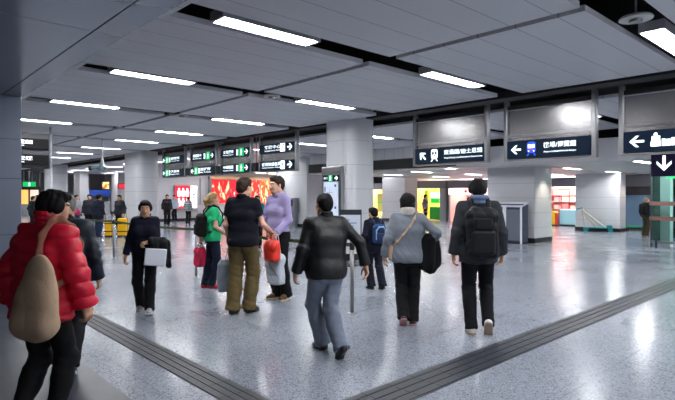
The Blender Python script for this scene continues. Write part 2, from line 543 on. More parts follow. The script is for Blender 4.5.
def module(y0, y1, lab, rows, group, upper=True, ztop=3.42):
    loc = Vector((GX, (y0 + y1) / 2, 2.31))
    root = empty('hanging_sign', loc, 0, lab, 'sign', group)
    L = lambda m, x0, x1, a, b, c, d: m.box(x0 - loc.x, x1 - loc.x, a - loc.y, b - loc.y, c - loc.z, d - loc.z)
    for yy in (y0, y1):
        m = MB(); L(m, GX - .07, GX + .05, yy - .04, yy + .04, 2.31, 3.5)
        m.build('post', M_steel2, root, bevel=.01)
    m = MB(); L(m, GX - .06, GX + .05, y0 + .04, y1 - .04, 2.31, 2.345); m.build('bottom_rail', M_steel2, root)
    m = MB(); L(m, GX - .06, GX + .05, y0 + .04, y1 - .04, 3.33, 3.40); m.build('top_rail', M_black, root)
    if upper:
        m = MB(); L(m, GX - .02, GX + .03, y0 + .04, y1 - .04, 2.83, 3.31); m.build('upper_panel', M_steel, root)
        m = MB(); L(m, GX - .055, GX + .04, y0 + .04, y1 - .04, 2.785, 2.825); m.build('middle_rail', M_steel2, root)
        m = MB(); L(m, GX - .02, GX + .03, y0 + .04, y1 - .04, 2.35, 2.785); m.build('lower_panel', M_steel, root)
    else:
        m = MB(); L(m, GX - .02, GX + .03, y0 + .04, y1 - .04, 2.35, 3.33); m.build('backing_panel', M_steel, root)
    for z0, z1, fn in rows:
        fr, W, H = board('sign_board', y0 + .05, y1 - .05, z0, z1, root, loc)
        fn(fr, W, H, root)
    if upper: root.location.z -= .05
    return root

def lines(fr, root, x, zh, en, H, w, hz=.31, yz=.5, he=.12, ye=.22):
    text('lettering', zh, M_ink, fr, x, H * yz, H * hz, root, w=w, bold=.012)
    text('lettering', en, M_ink, fr, x, H * ye, H * he, root, w=w, bold=.012)

def s1(fr, W, H, root):
    shapes('arrow', arrow(.22, H / 2, .22, 135), [M_ink], fr, root)
    shapes('pictogram', train_icon(.54, H / 2 + .01, .25, 0, 1, 2), [M_ink, M_sign, M_signred], fr, root)
    lines(fr, root, .8, '東涌綫/迪士尼綫', 'Tung Chung Line/Disneyland Resort Line', H, .95)
def s2(fr, W, H, root):
    shapes('arrow', arrow(.19, H / 2, .2, 180), [M_ink], fr, root)
    shapes('pictogram', train_icon(.5, H / 2 + .01, .25, 0, 1, 2), [M_signblue, M_ink, M_signred], fr, root)
    lines(fr, root, .74, '機場/博覽館', 'Airport/AsiaWorld-Expo', H, .6)
def s3(fr, W, H, root):
    shapes('arrow', arrow(.2, H / 2, .22, 180), [M_ink], fr, root)
    cx, cy = .5, H / 2
    z = .8
    q = lambda x0, x1, y0, y1: rect(cx + x0 * z, cx + x1 * z, cy + y0 * z, cy + y1 * z)
    shapes('pictogram', [(disc(cx - .03 * z, cy + .12 * z, .035 * z, 14), 0), (q(-.1, .05, -.02, .085), 0), (q(-.12, .06, -.12, -.02), 0),
                         (q(.08, .14, -.12, .02), 0), (q(.155, .23, -.12, .01), 0), (q(.245, .3, -.12, .035), 0)], [M_ink], fr, root)
    lines(fr, root, .93, '市區預辦登機', 'In-town Check-in', H, .75)

module(5.72, 7.58, 'hanging steel sign with a diagonal arrow and white train for the Tung Chung line',
       [(2.36, 2.70, s1)], 'hanging direction signs')
module(3.6, 5.28, 'hanging steel sign with a left arrow and blue train for the airport',
       [(2.36, 2.70, s2)], 'hanging direction signs')
module(1.3, 3.16, 'hanging steel sign with a left arrow and a traveller with luggage, at the right edge',
       [(2.36, 2.70, s3)], 'hanging direction signs')

def exit_row(kind, zh, en, letter):
    """kind: 'L' arrow and green box at the left, 'R' at the right"""
    def fn(fr, W, H, root):
        if kind == 'L':
            shapes('arrow', arrow(.15, H / 2, .2, 180), [M_ink], fr, root)
            gx, lx, tx = .44, .68, .8
        else:
            shapes('arrow', arrow(W - .15, H / 2, .2, 0), [M_ink], fr, root)
            gx, lx, tx = W - .44, W - .7, .2
        shapes('pictogram', [(rect(gx - .15, gx + .15, 0, H), 0)] + [(q[0], q[1], .001) for q in man_icon(gx, H / 2, H * .8, 1)], [M_green, M_ink], fr, root)
        shapes('pictogram', [(rect(lx - .055, lx + .055, H * .16, H * .84), 0)], [M_ink], fr, root)
        text('lettering', letter, M_sign, fr, lx, H * .3, H * .38, root, align='C', d=.008)
        lines(fr, root, tx, zh, en, H, .66 if kind == 'R' else .76, hz=.4, yz=.46, he=.15, ye=.2)
    return fn
def service(zh, en, kind):
    def fn(fr, W, H, root):
        shapes('arrow', arrow(W - .2, H / 2, .24, 0), [M_ink], fr, root)
        cx = W - .55
        if kind == 0:
            shapes('pictogram', [(rect(cx - .12, cx + .12, H * .06, H * .94), 0), ([(cx - .08, H * .3), (cx + .02, H * .62), (cx + .06, H * .56), (cx - .04, H * .24)], 1, .001),
                                 (rect(cx + .02, cx + .1, H * .66, H * .84), 1, .001)], [M_ink, M_signred], fr, root)
        else:
            shapes('pictogram', [(rounded_rect(cx - .11, cx + .11, H * .04, H * .96, .05), 0)] + [(q[0], 1, .001) for q in man_icon(cx, H / 2, H * .7, 1)], [M_ink, M_sign], fr, root)
        lines(fr, root, .14 if kind else .28, zh, en, H, 1.0 if kind else .84, hz=.4, yz=.46, he=.15, ye=.2)
    return fn
UP, DN = (2.9, 3.18), (2.37, 2.65)
module(12.0, 13.87, 'double hanging sign with two right arrows and service icons, just left of the central pillar',
       [UP + (service('客務中心', 'Customer Service Centre', 0),), DN + (service('機場快綫售票', 'Airport Express Tickets', 1),)], 'hanging direction signs', upper=False)
module(14.4, 16.3, 'double hanging exit sign with green boxes and right arrows on both rows',
       [UP + (exit_row('R', '交易廣場', 'Exchange Square', 'D'),), DN + (exit_row('R', '中環碼頭', 'Central Piers', 'E'),)], 'hanging direction signs', upper=False)
module(16.65, 18.55, 'double hanging exit sign with a right arrow above and a left arrow below',
       [UP + (exit_row('R', '德輔道中', 'Des Voeux Road', 'C'),), DN + (exit_row('L', '民耀街', 'Man Yiu Street', 'B'),)], 'hanging direction signs', upper=False)
module(19.05, 21.05, 'double hanging exit sign with green boxes and left arrows, farthest left of the gantry',
       [UP + (exit_row('L', '康樂廣場', 'Connaught Place', 'A'),), DN + (exit_row('L', '港景街', 'Harbour View', 'F'),)], 'hanging direction signs', upper=False)

# small black loudspeakers between the modules
for yy, lab in ((14.13, 'small black speaker box hung between the double signs nearest the central pillar'),
                (16.47, 'small black speaker box hung between the two exit signs with right arrows'),
                (18.8, 'small black speaker box hung beside the farthest exit sign')):
    t = empty('speaker_box', (GX, yy, 2.36), 0, lab, 'speaker', 'speaker boxes on the sign gantry')
    MB().box(-.1, .1, -.13, .13, 0, .28).build('cabinet', M_black, t, bevel=.01)
    MB().box(-.106, -.1, -.11, .11, .02, .26).build('grille', mat('grille', (26, 26, 28), rough=.8), t)
    MB().tube([(0, 0, .28), (0, 0, 1.4)], .014).build('hanger', M_steel2, t)

# gantry beam in the dark channel
S(MB().box(9.3, 9.7, -6.5, 9.0, 3.5, 3.62).box(9.3, 9.7, 10.02, 50, 3.5, 3.62).build('beam', mat('beam_dark', (20, 21, 23), rough=.7)))

# double sign half hidden behind the near pillar
loc = Vector((2.85, 15.65, 2.31))
root = empty('hanging_sign', loc, 0, 'double black hanging sign with white lettering beside the blue-grey pillar at left', 'sign', 'hanging direction signs')
for xx in (-1.0, 1.0):
    MB().box(xx - .025, xx + .025, -.04, .04, 0, 1.5).build('post', M_grey, root, bevel=.008)
MB().box(-.97, .97, -.02, .03, 0, .95).build('backing_panel', mat('dark_grey_paint', (60, 60, 64), rough=.5), root)
for z0, zh, en in ((.09, '市區預辦登機', 'In-town Check-in'), (.52, '機場/博覽館', 'Airport/AsiaWorld-Expo')):
    MB().box(-.95, .93, -.1, .02, z0, z0 + .27).build('sign_board', mat('sign_black', (8, 9, 11), rough=.6, spec=.15), root)
    fr = Frame((-.95, -.1, z0), (1, 0, 0), (0, 0, 1))
    text('lettering', zh, M_ink, fr, .5, .12, .105, root, w=1.0, bold=.012)
    text('lettering', en, M_ink, fr, .5, .055, .04, root, w=.8, bold=.012)
    shapes('arrow', arrow(.2, .135, .17, 180), [M_ink], fr, root)

# lift sign on the bulkhead at right
loc = Vector((15.28, 3.62, 2.08))
root = empty('lift_sign', loc, 0, 'square dark sign with a white down arrow and train above the glass lift', 'sign')
MB().box(-.06, .06, -.75, .75, 0, .68).build('sign_board', mat('sign_purple', (22, 15, 46), rough=.6, spec=.15), root)
fr = Frame((-.06, .75, 0), (0, -1, 0), (0, 0, 1))
shapes('arrow', arrow(.3, .34, .4, -90), [M_ink], fr, root)
shapes('pictogram', train_icon(.86, .36, .42, 0, 1, 2), [M_ink, M_sign, M_signred], fr, root)
MB().box(-.02, .02, -.6, -.56, .68, 1.3).build('hanger', M_steel2, root)
MB().box(-.02, .02, .56, .6, .68, 1.3).build('hanger', M_steel2, root)

# ================================================================== things on the floor and walls
def glass_mat():
    m = bpy.data.materials.new('clear_glass'); m.use_nodes = True
    nt = m.node_tree; nt.nodes.clear()
    o = nt.nodes.new('ShaderNodeOutputMaterial')
    g = nt.nodes.new('ShaderNodeBsdfGlossy'); g.inputs['Roughness'].default_value = .03
    t = nt.nodes.new('ShaderNodeBsdfTransparent'); t.inputs['Color'].default_value = lin((228, 243, 240))
    f = nt.nodes.new('ShaderNodeFresnel'); f.inputs['IOR'].default_value = 1.28
    mx = nt.nodes.new('ShaderNodeMixShader')
    nt.links.new(f.outputs[0], mx.inputs[0]); nt.links.new(t.outputs[0], mx.inputs[1]); nt.links.new(g.outputs[0], mx.inputs[2])
    nt.links.new(mx.outputs[0], o.inputs[0])
    return m
M_glass = glass_mat()

# barrier posts and tape
M_post = mat('post_steel', (138, 136, 134), rough=.38, metal=.7)
M_tape = mat('barrier_tape', (66, 74, 40), rough=.6)
posts = [(4.9, 5.0), (4.85, 9.3), (4.8, 13.6), (4.75, 17.9)]
plabs = ['slim steel barrier post beside the man in the leather jacket', 'slim steel barrier post behind the green shirt and red bag',
         'slim steel barrier post in front of the yellow suitcases', 'slim steel barrier post farthest left, behind the red jacket']
for (x, y), lab in zip(posts, plabs):
    t = empty('barrier_post', (x, y, 0), 0, lab, 'barrier post', 'tape barrier posts')
    MB().lathe([(.06, 0), (.06, .006), (.045, .012), (.03, .016)], n=28).build('base', M_post, t)
    MB().tube([(0, 0, .0), (0, 0, .9)], .026, n=14).build('pole', M_post, t, smooth=True)
    MB().lathe([(.034, .86), (.036, .87), (.036, .95), (.02, .96)], n=18).build('tape_head', M_black, t)
for k in range(3):
    (xa, ya), (xb, yb) = posts[k], posts[k + 1]
    n = 8
    m = MB()
    pts = [(xa + (xb - xa) * i / n, ya + (yb - ya) * i / n, .925 - .03 * math.sin(PI * i / n)) for i in range(n + 1)]
    for p, q in zip(pts[:-1], pts[1:]):
        m.obox((p[0] - .002, p[1], p[2] - .025), (.004, 0, 0), (q[0] - p[0], q[1] - p[1], q[2] - p[2]), (0, 0, .05))
    o = m.build('barrier_tape', M_tape)
    o.location = (0, 0, 0)
    tag(o, ['olive barrier tape stretched behind the leather jacket and the man in the lilac shirt', 'olive barrier tape passing behind the woman with the white bag',
            'olive barrier tape in front of the group with yellow suitcases'][k], 'barrier tape', 'barrier tapes')

# info panel on the central pillar
root = empty('information_panel', (8.6, 9.52, .9), 0, 'tall steel-framed map panel on the left side of the central pillar', 'information panel')
MB().box(0, .1, -.36, .36, 0, 1.4).build('frame', M_steel2, root, bevel=.01)
MB().box(-.012, 0, -.26, .26, .06, 1.02).build('map', mat('map_paper', (190, 200, 216), rough=.4, emit=(200, 212, 230), estr=.3), root)
MB().box(-.02, 0, -.29, .29, 1.04, 1.19).build('header', M_sign, root)
fr = Frame((-.02, .29, 1.04), (0, -1, 0), (0, 0, 1))
shapes('arrow', arrow(.5, .075, .12, 0), [M_ink], fr, root)
shapes('pictogram', [(rect(.22, .36, 0, .15), 0)] + [(q[0], 1, .001) for q in man_icon(.29, .075, .13, 1)], [M_green, M_ink], fr, root)
text('lettering', '出口', M_ink, fr, .05, .05, .06, root, w=.13)
fr = Frame((-.012, .26, .06), (0, -1, 0), (0, 0, 1))
shapes('map_marks', [(rect(.03, .07, .72, .84), 0), (rect(.03, .07, .5, .62), 0), (rect(.4, .46, .84, .9), 0), (rect(.4, .46, .3, .36), 0), (rect(.12, .36, .7, .71), 1), (rect(.12, .3, .5, .51), 1),
                     (rect(.14, .34, .35, .36), 1), (rect(.22, .225, .3, .8), 1)], [mat('map_blue', (60, 80, 150), rough=.5), mat('map_grey', (150, 160, 178), rough=.5)], fr, root)

# placard on a stand
root = empty('notice_stand', (8.2, 8.42, 0), R_(47 - 90), 'dark framed notice on a stand before the central pillar', 'notice')
MB().lathe([(.18, 0), (.18, .015), (.04, .03)], n=24).build('base', M_black, root)
MB().tube([(0, 0, .02), (0, 0, .75)], .02).build('pole', M_steel2, root)
MB().box(-.25, .25, -.03, .0, .62, 1.27).build('frame', mat('notice_frame', (30, 32, 42), rough=.4), root)
MB().box(-.225, .225, -.036, -.03, .65, 1.15).build('notice_sheet', mat('notice_sheet', (186, 192, 204), rough=.5), root)
fr = Frame((-.225, -.036, .65), (1, 0, 0), (0, 0, 1))
shapes('print', [(rect(.08, .36, .3, .33), 0), (rect(.08, .3, .24, .26), 0), (rect(.1, .34, .12, .14), 0), (rect(.1, .2, .36, .4), 0)], [mat('print_blue', (120, 134, 164), rough=.5)], fr, root)

# two-bay recycling bins beside the right pillar
root = empty('recycling_bin', (15.85, 8.9, 0), 0, 'two-bay steel bin unit with dark panels beside the right pillar', 'bin')
m = MB()
m.box(0, .4, -.62, .62, .04, 1.3)
m.build('body', mat('bin_body', (64, 68, 92), rough=.4, metal=.3), root, bevel=.01)
M_binp = mat('bin_panel', (118, 124, 138), rough=.35, metal=.4)
M_binf = mat('bin_frame', (232, 233, 238), rough=.4)
for c in (-.31, .31):
    MB().box(-.015, 0, c - .25, c + .25, .1, 1.12).build('door', M_binp, root)
    MB().box(-.03, .0, c - .31, c - .25, .0, 1.22).build('door_frame', M_binf, root)
    MB().box(-.03, .0, c + .25, c + .31, .0, 1.22).build('door_frame', M_binf, root)
MB().obox((-.05, -.64, 1.2), (0, 1.28, 0), (.46, 0, .12), (0, 0, .05)).build('sloping_lid', M_binf, root)

# luggage trolley in front of the far right pillar
root = empty('luggage_trolley', (23.6, 8.85, 0), R_(-70), 'grey luggage trolley with teal handle and wheels in front of the far right pillar', 'luggage trolley')
M_tr = mat('trolley_grey', (176, 170, 158), rough=.45)
MB().box(-.55, .5, -.26, .26, .16, .2).build('platform', M_teal, root, bevel=.01)
MB().tube([(-.5, -.22, .2), (-.58, -.22, .98), (-.58, .22, .98), (-.5, .22, .2)], .022).build('back_frame', M_tr, root)
MB().tube([(-.56, -.2, .9), (.3, -.2, .2)], .034).tube([(-.56, .2, .9), (.3, .2, .2)], .034).tube([(-.5, -.18, .8), (-.05, -.18, .2)], .034).tube([(-.5, .18, .8), (-.05, .18, .2)], .034).build('side_brace', M_tr, root)
MB().box(-.62, -.52, -.24, .24, .72, .95).build('basket', M_tr, root, bevel=.02)
MB().tube([(-.82, -.28, .98), (-.58, -.28, 1.04), (-.58, .28, 1.04), (-.82, .28, .98)], .03).build('handle', M_teal, root)
for x, y in ((-.45, -.22), (-.45, .22), (.5, -.2), (.5, .2)):
    MB().tube([(x, y - .03, .1), (x, y + .03, .1)], .1, n=16).build('wheel', M_teal, root)
MB().box(.36, .56, -.24, .24, .2, .3).build('front_stop', M_teal, root, bevel=.01)

# green trolley far right
root = empty('luggage_trolley', (25.6, 8.05, 0), R_(-60), 'green luggage trolley standing against the pale blue wall', 'luggage trolley')
M_gt = mat('green_trolley', (20, 130, 80), rough=.4)
MB().box(-.35, .35, -.22, .22, .14, .2).build('platform', M_gt, root)
MB().tube([(-.34, -.2, .2), (-.4, -.2, .9), (-.4, .2, .9), (-.34, .2, .2)], .03).build('back_frame', M_gt, root)
MB().box(-.42, -.36, -.2, .2, .5, .75).build('basket', M_gt, root)
for x, y in ((-.28, -.18), (-.28, .18), (.3, -.18), (.3, .18)):
    MB().tube([(x, y - .02, .07), (x, y + .02, .07)], .07, n=12).build('wheel', M_black, root)

# glass lift at right
root = empty('glass_lift', (19.2, 3.9, 0), 0, 'glass lift enclosure with steel rails at the right edge under the lift sign', 'lift')
def gb(m, x0, x1, y0, y1, z0, z1):
    return m.box(x0 - 19.2, x1 - 19.2, y0 - 3.9, y1 - 3.9, z0, z1)
LX0, LX1, LY0, LY1 = 18.0, 20.6, 2.6, 5.15
for nm, b in (('glass_panel', (LX0, LX0 + .015, LY0, 3.85, .15, 2.54)), ('glass_panel', (LX0, LX0 + .015, 3.9, LY1, .15, 2.54)), ('glass_panel', (LX0, LX1, LY1 - .015, LY1, .15, 2.54)), ('glass_panel', (LX0, LX1, LY0, LY0 + .015, .15, 2.54))):
    gb(MB(), *b).build(nm, M_glass, root)
for x, y in ((LX0, LY1), (LX1, LY1), (LX0, LY0), (LX1, LY0)):
    gb(MB(), x - .03, x + .03, y - .03, y + .03, 0, 2.54).build('corner_post', mat('lift_dark', (46, 52, 56), rough=.4), root)
gb(MB(), LX0 + .3, LX0 + .6, LY1 - .42, LY1 - .15, 0, 2.54).build('column', M_white, root)
gb(MB(), LX0 + .4, LX1 - .1, LY0 + .1, LY0 + .25, 0, 2.54).build('back_wall', mat('lift_wall', (140, 170, 164), rough=.5), root)
gb(MB(), LX1 - .12, LX1 - .04, LY0 + .1, LY1 - .1, 0, 2.54).build('rear_wall', mat('lift_wall', (140, 170, 164)), root)
gb(MB(), LX0 + .5, LX0 + 1.9, LY0 + .8, LY0 + 1.2, 2.48, 2.53).build('lift_fill_panel', mat('lift_fill_glow', (255, 255, 255), emit=(225, 255, 245), estr=60), root)  # added glowing panel that brightens the inside of the lift
for z in (1.28, .82):
    gb(MB(), LX0 - .05, LX0 - .02, LY0, LY1, z, z + .12).build('hand_rail', mat('lift_rail', (128, 92, 84), rough=.4, metal=.3), root)
    gb(MB(), LX0 - .05, LX1, LY1 + .02, LY1 + .05, z, z + .12).build('hand_rail', mat('lift_rail', (128, 92, 84)), root)
gb(MB(), LX0 - .08, LX0 + .04, LY0, LY1, .12, .2).build('kick_rail', M_steel2, root)
for y in (2.9, 3.6, 4.3, 5.0):
    gb(MB(), LX0 - .1, LX0 - .05, y - .03, y + .03, 0, .22).build('rail_foot', M_black, root)
gb(MB(), LX0 - .02, LX0 + .03, 4.0, 4.75, 2.1, 2.28).build('sign_light', M_green, root)
m = MB(); m.tube([(LX0 + .3 - 19.2, LY1 - .3 - 3.9, 2.4), (LX0 + 1.5 - 19.2, LY1 - 1.9 - 3.9, 1.4)], .05).build('brace', M_steel2, root)

# hanging camera cluster
root = empty('ceiling_camera', (5.93, 17.85, CZ), 0, 'camera unit hanging from the ceiling on a thin rod, at upper left', 'camera')
MB().tube([(0, 0, .1), (0, 0, -.75)], .02).build('rod', mat('rod_pale', (190, 190, 188), rough=.4), root)
MB().lathe([(.02, -.55), (.04, -.66), (.06, -.8), (.06, -.84)], n=16).build('mount', M_lip, root)
mm = mat('camera_shell', (120, 140, 146), rough=.35, metal=.3)
MB().lathe([(.03, -.83), (.09, -.86), (.12, -.95), (.10, -1.03), (.05, -1.08), (.02, -1.09)], n=20).build('dome', mm, root, smooth=True)
MB().tube([(-.08, .08, -.93), (-.26, .24, -.96)], .06, n=14).build('camera_body', mm, root, smooth=True)
MB().tube([(-.25, .235, -.96), (-.32, .3, -.97)], [.062, .07], n=14).build('lens_hood', M_black, root)

# yellow suitcases
def suitcase(x, y, rz, lab, h=.7, w=.46, d=.3):
    t = empty('suitcase', (x, y, 0), rz, lab, 'suitcase', 'yellow suitcases')
    MB().box(-w / 2, w / 2, -d / 2, d / 2, .06, .06 + h).build('shell', M_gold, t, bevel=.04)
    MB().box(-w / 2 - .006, w / 2 + .006, -.012, .012, .05, .07 + h).build('zip_band', M_black, t)
    for z in (.2, .5):
        MB().box(-w / 2 - .008, w / 2 + .008, -d / 2 - .006, d / 2 + .006, z, z + .04).build('strap', M_black, t)
    MB().tube([(-.12, 0, .06 + h), (-.12, 0, h + .32), (.12, 0, h + .32), (.12, 0, .06 + h)], .012).build('pull_handle', M_black, t)
    for a in (-1, 1):
        for b in (-1, 1):
            MB().tube([(a * (w / 2 - .06), b * (d / 2 - .05) - .02, .035), (a * (w / 2 - .06), b * (d / 2 - .05) + .02, .035)], .035, n=12).build('wheel', M_black, t)
suitcase(7.42, 20.05, R_(-43), 'larger bright yellow suitcase with black straps left of the left pillar', h=.66, w=.33)
suitcase(7.0, 20.35, R_(-43), 'smaller yellow suitcase standing against the dark blue group', h=.58, w=.24, d=.26)

# ---- backlit poster box and booth on the far wall
def poster_mat(name, base, blob, scale, estr, thr=.52, seed=0):
    m = bpy.data.materials.new(name); m.use_nodes = True
    nt = m.node_tree; b = nt.nodes['Principled BSDF']
    tc = nt.nodes.new('ShaderNodeTexCoord')
    mp = nt.nodes.new('ShaderNodeMapping'); mp.inputs['Location'].default_value = (seed, seed * 2, seed * .5)
    mp.inputs['Scale'].default_value = scale
    n = nt.nodes.new('ShaderNodeTexNoise'); n.inputs['Scale'].default_value = 1; n.inputs['Detail'].default_value = 3
    cr = nt.nodes.new('ShaderNodeValToRGB')
    cr.color_ramp.elements[0].position = thr - .04; cr.color_ramp.elements[0].color = lin(base)
    cr.color_ramp.elements[1].position = thr + .04; cr.color_ramp.elements[1].color = lin(blob)
    nt.links.new(tc.outputs['Object'], mp.inputs['Vector']); nt.links.new(mp.outputs[0], n.inputs['Vector'])
    nt.links.new(n.outputs['Fac'], cr.inputs['Fac'])
    nt.links.new(cr.outputs[0], b.inputs['Base Color']); nt.links.new(cr.outputs[0], b.inputs['Emission Color'])
    b.inputs['Emission Strength'].default_value = estr
    return m
M_red_post = mat('poster_red', (214, 26, 44), rough=.3, emit=(226, 30, 48), estr=1.3)
M_white_lit = mat('poster_white', (240, 240, 250), rough=.3, emit=(245, 245, 255), estr=1.4)
root = empty('light_box', (14.9, 29.999, .75), 0, 'backlit red and white poster box on the far wall', 'light box')
MB().box(-.75, .75, -.14, 0, 0, 1.45).build('case', M_steel2, root)
MB().box(-.72, .28, -.16, -.14, .03, 1.42).build('red_sheet', M_red_post, root)
MB().box(.28, .72, -.16, -.14, .03, 1.42).build('white_sheet', M_white_lit, root)
fr = Frame((-.72, -.16, .03), (1, 0, 0), (0, 0, 1))
P = []
random.seed(3)
for r_ in range(2):
    for k in range(3):
        cx, cy = .24 + k * .27, .12 + r_ * .6
        P += [(disc(cx, cy + .46, .07, 12), 0), ([(cx - .1, cy), (cx + .1, cy), (cx + .13, cy + .3), (cx + .06, cy + .4), (cx - .06, cy + .4), (cx - .13, cy + .3)], 0)]
shapes('figures', P, [mat('poster_pale', (250, 214, 214), emit=(255, 220, 220), estr=1.2)], fr, root)
shapes('blue_marks', [(rect(1.1, 1.32, .78, .88), 0), (rect(1.12, 1.3, .62, .70), 0)], [M_signblue], fr, root)

root = empty('service_counter', (15.9, 28.4, 0), 0, 'white staffed service counter on the far wall, right of the poster box', 'counter')
MB().box(-.8, 1.9, -.3, .3, .14, 1.0).build('front', mat('counter_white', (206, 204, 208), rough=.4), root)
MB().box(-.78, 1.88, -.27, .28, 0, .14).build('plinth', M_skirt, root)
MB().box(-.84, 1.94, -.36, .34, 1.0, 1.05).build('counter_top', M_wall, root)
MB().box(-.84, -.78, .0, .06, 1.05, 2.6).build('side_post', M_grey, root)

# red lit shop display
M_disp = poster_mat('shop_red', (206, 22, 30), (255, 214, 150), (3.0, 3.0, 1.6), 1.5, thr=.56, seed=4)
root = empty('shop_window', (19.2, 29.96, .5), 0, 'long shop window with glowing red and gold display on the far wall', 'shop window')
MB().box(-2.75, 2.3, -.2, 0, 0, 2.3).build('frame', M_grey, root)
for k, (a, b_) in enumerate(((-2.6, -1.35), (-1.25, -.1), (0, 1.05), (1.15, 2.2))):
    MB().box(a, b_, -.24, -.2, .25, 2.1).build('display_panel', poster_mat('shop_red_%d' % k, ((206, 22, 30), (200, 20, 40), (214, 40, 20), (222, 80, 30))[k], ((255, 196, 150), (255, 190, 190), (255, 190, 170), (255, 214, 160))[k], (6, 3, 2.2), 1.15, thr=(.6, .64, .6, .57)[k], seed=k * 3.1), root)
MB().box(-2.75, 2.3, -.3, -.2, 2.12, 2.3).build('fascia', mat('fascia_warm', (210, 180, 150), rough=.5), root)
for k in range(5):
    MB().box(-2.5 + k, -1.9 + k, -.9, -.6, 2.55, 2.6).build('display_light', mat('warm_tube', (255, 240, 220), emit=(255, 236, 210), estr=5), root)
MB().box(-2.75, 2.3, -1.1, -.3, 2.6, 2.7).build('canopy', M_wall, root)

# ---- shops on the right
def shop(y0, y1, lab, fascia, back, z0=.0, fz=(2.02, 2.5), light=(255, 228, 222), lstr=24):
    root = empty('shop_front', (26.5, (y0 + y1) / 2, 0), 0, lab, 'shop')
    h = (y1 - y0) / 2
    MB().box(-.1, .1, -h, h, fz[0], fz[1]).build('fascia', fascia, root)
    MB().box(-.06, .06, -h, -h + .1, 0, fz[0]).build('jamb', M_grey, root)
    MB().box(-.06, .06, h - .1, h, 0, fz[0]).build('jamb', M_grey, root)
    MB().box(2.3, 2.4, -h, h, 0, 2.5).build('back_wall', back, root)
    MB().box(0, 2.3, -h, -h + .05, 0, 2.5).build('side_wall', back, root)
    MB().box(0, 2.3, h - .05, h, 0, 2.5).build('side_wall', back, root)
    MB().box(.7, 1.5, -h + .2, h - .2, 2.36, 2.4).build('ceiling_light', mat('shop_light_%d_%d_%d' % light, (255, 255, 255), emit=light, estr=lstr), root)
    return root, h
M_pinkw = mat('pink_wall', (232, 168, 160), rough=.6)
def shelves(root, h, cols, x=1.75, n=7, label='pink'):
    for z in (.45, .85, 1.25, 1.62):
        MB().box(x, x + .5, -h + .12, h - .12, z - .03, z).build('shelf', M_white, root)
shop_goods_cols = [(240, 176, 166), (250, 226, 216), (236, 150, 152), (250, 210, 180), (255, 240, 235), (228, 116, 120)]
GM = [mat('goods_%d' % i, c, rough=.5) for i, c in enumerate(shop_goods_cols)]
def goods(xw, y0, y1, where, group):
    names = ['rose', 'cream', 'deep pink', 'apricot', 'white', 'red']
    zs = (.45, .85, 1.25, 1.62); lv = ['lowest', 'second', 'third', 'top']
    for r_, z in enumerate(zs):
        n = 7
        for k in range(n):
            i = random.randrange(6)
            w = (y1 - y0 - .3) / n
            y = y0 + .15 + w * (k + .5)
            hh = random.uniform(.16, .28)
            o = MB().box(-.11, .11, -w * .4, w * .4, 0, hh).build('gift_box', GM[i], None, bevel=.012)
            o.location = (xw, y, z)
            tag(o, '%s gift box on the %s shelf of the %s' % (names[i], lv[r_], where), 'box', group)
fas = mat('fascia_grey', (104, 104, 116), rough=.5)
r1, h1 = shop(15.4, 18.62, 'pink lit gift shop front left of the right pillar', fas, M_pinkw)
shelves(r1, h1, None)
MB().box(-.14, -.1, -h1 + .15, h1 - .1, 1.62, 2.0).build('lit_header', mat('header_pinkwhite', (255, 240, 240), emit=(255, 225, 228), estr=2.0), r1)
fr = Frame((-.14, h1 - .1, 1.62), (0, -1, 0), (0, 0, 1))
shapes('header_marks', [(disc(1.2, .2, .1, 14), 0), (disc(1.9, .2, .1, 14), 0), (rect(2.15, 2.25, .08, .3), 0)], [M_signred], fr, r1)
goods(26.5 + 1.9, 15.45, 18.5, 'shop left of the right pillar', 'gift boxes in the left pink shop')
r2, h2 = shop(9.6, 13.2, 'pink lit gift shop front between the two right pillars', mat('fascia_dark', (72, 72, 84), rough=.5), M_pinkw)
shelves(r2, h2, None)
MB().box(2.1, 2.28, -h2 + .15, h2 - .1, 1.95, 2.35).build('lit_header', mat('header_pink', (255, 235, 230), emit=(255, 214, 214), estr=2.2), r2)
goods(26.5 + 1.9, 9.7, 13.1, 'shop between the right pillars', 'gift boxes in the right pink shop')
t = empty('display_counter', (26.9, 11.35, 0), 0, 'pale blue display counter in front of the pink shop', 'counter')
MB().box(-.3, .3, -.5, .5, .08, .85).build('body', mat('counter_aqua', (150, 198, 206), rough=.4), t, bevel=.02)
MB().box(-.28, .28, -.48, .48, 0, .08).build('plinth', M_skirt, t)
t = empty('display_stand', (26.7, 12.15, 0), 0, 'yellow and red display stand beside the pale blue counter', 'display stand')
MB().box(-.2, .2, -.1, .22, .05, .75).build('yellow_bin', mat('stand_yellow', (236, 206, 40), rough=.4), t, bevel=.02)
MB().box(-.2, .2, -.26, -.1, .05, .68).build('red_bin', mat('stand_red', (226, 70, 60), rough=.4), t, bevel=.02)
MB().box(-.18, .18, -.24, .2, 0, .05).build('foot', M_skirt, t)
t = empty('floor_stand', (26.35, 11.75, 0), 0, 'thin grey pole stand in front of the pink shop shelves', 'pole')
MB().lathe([(.15, 0), (.15, .02), (.03, .04)], n=18).build('base', M_black, t)
MB().tube([(0, 0, .02), (0, 0, 1.85)], .025).build('pole', M_grey, t)
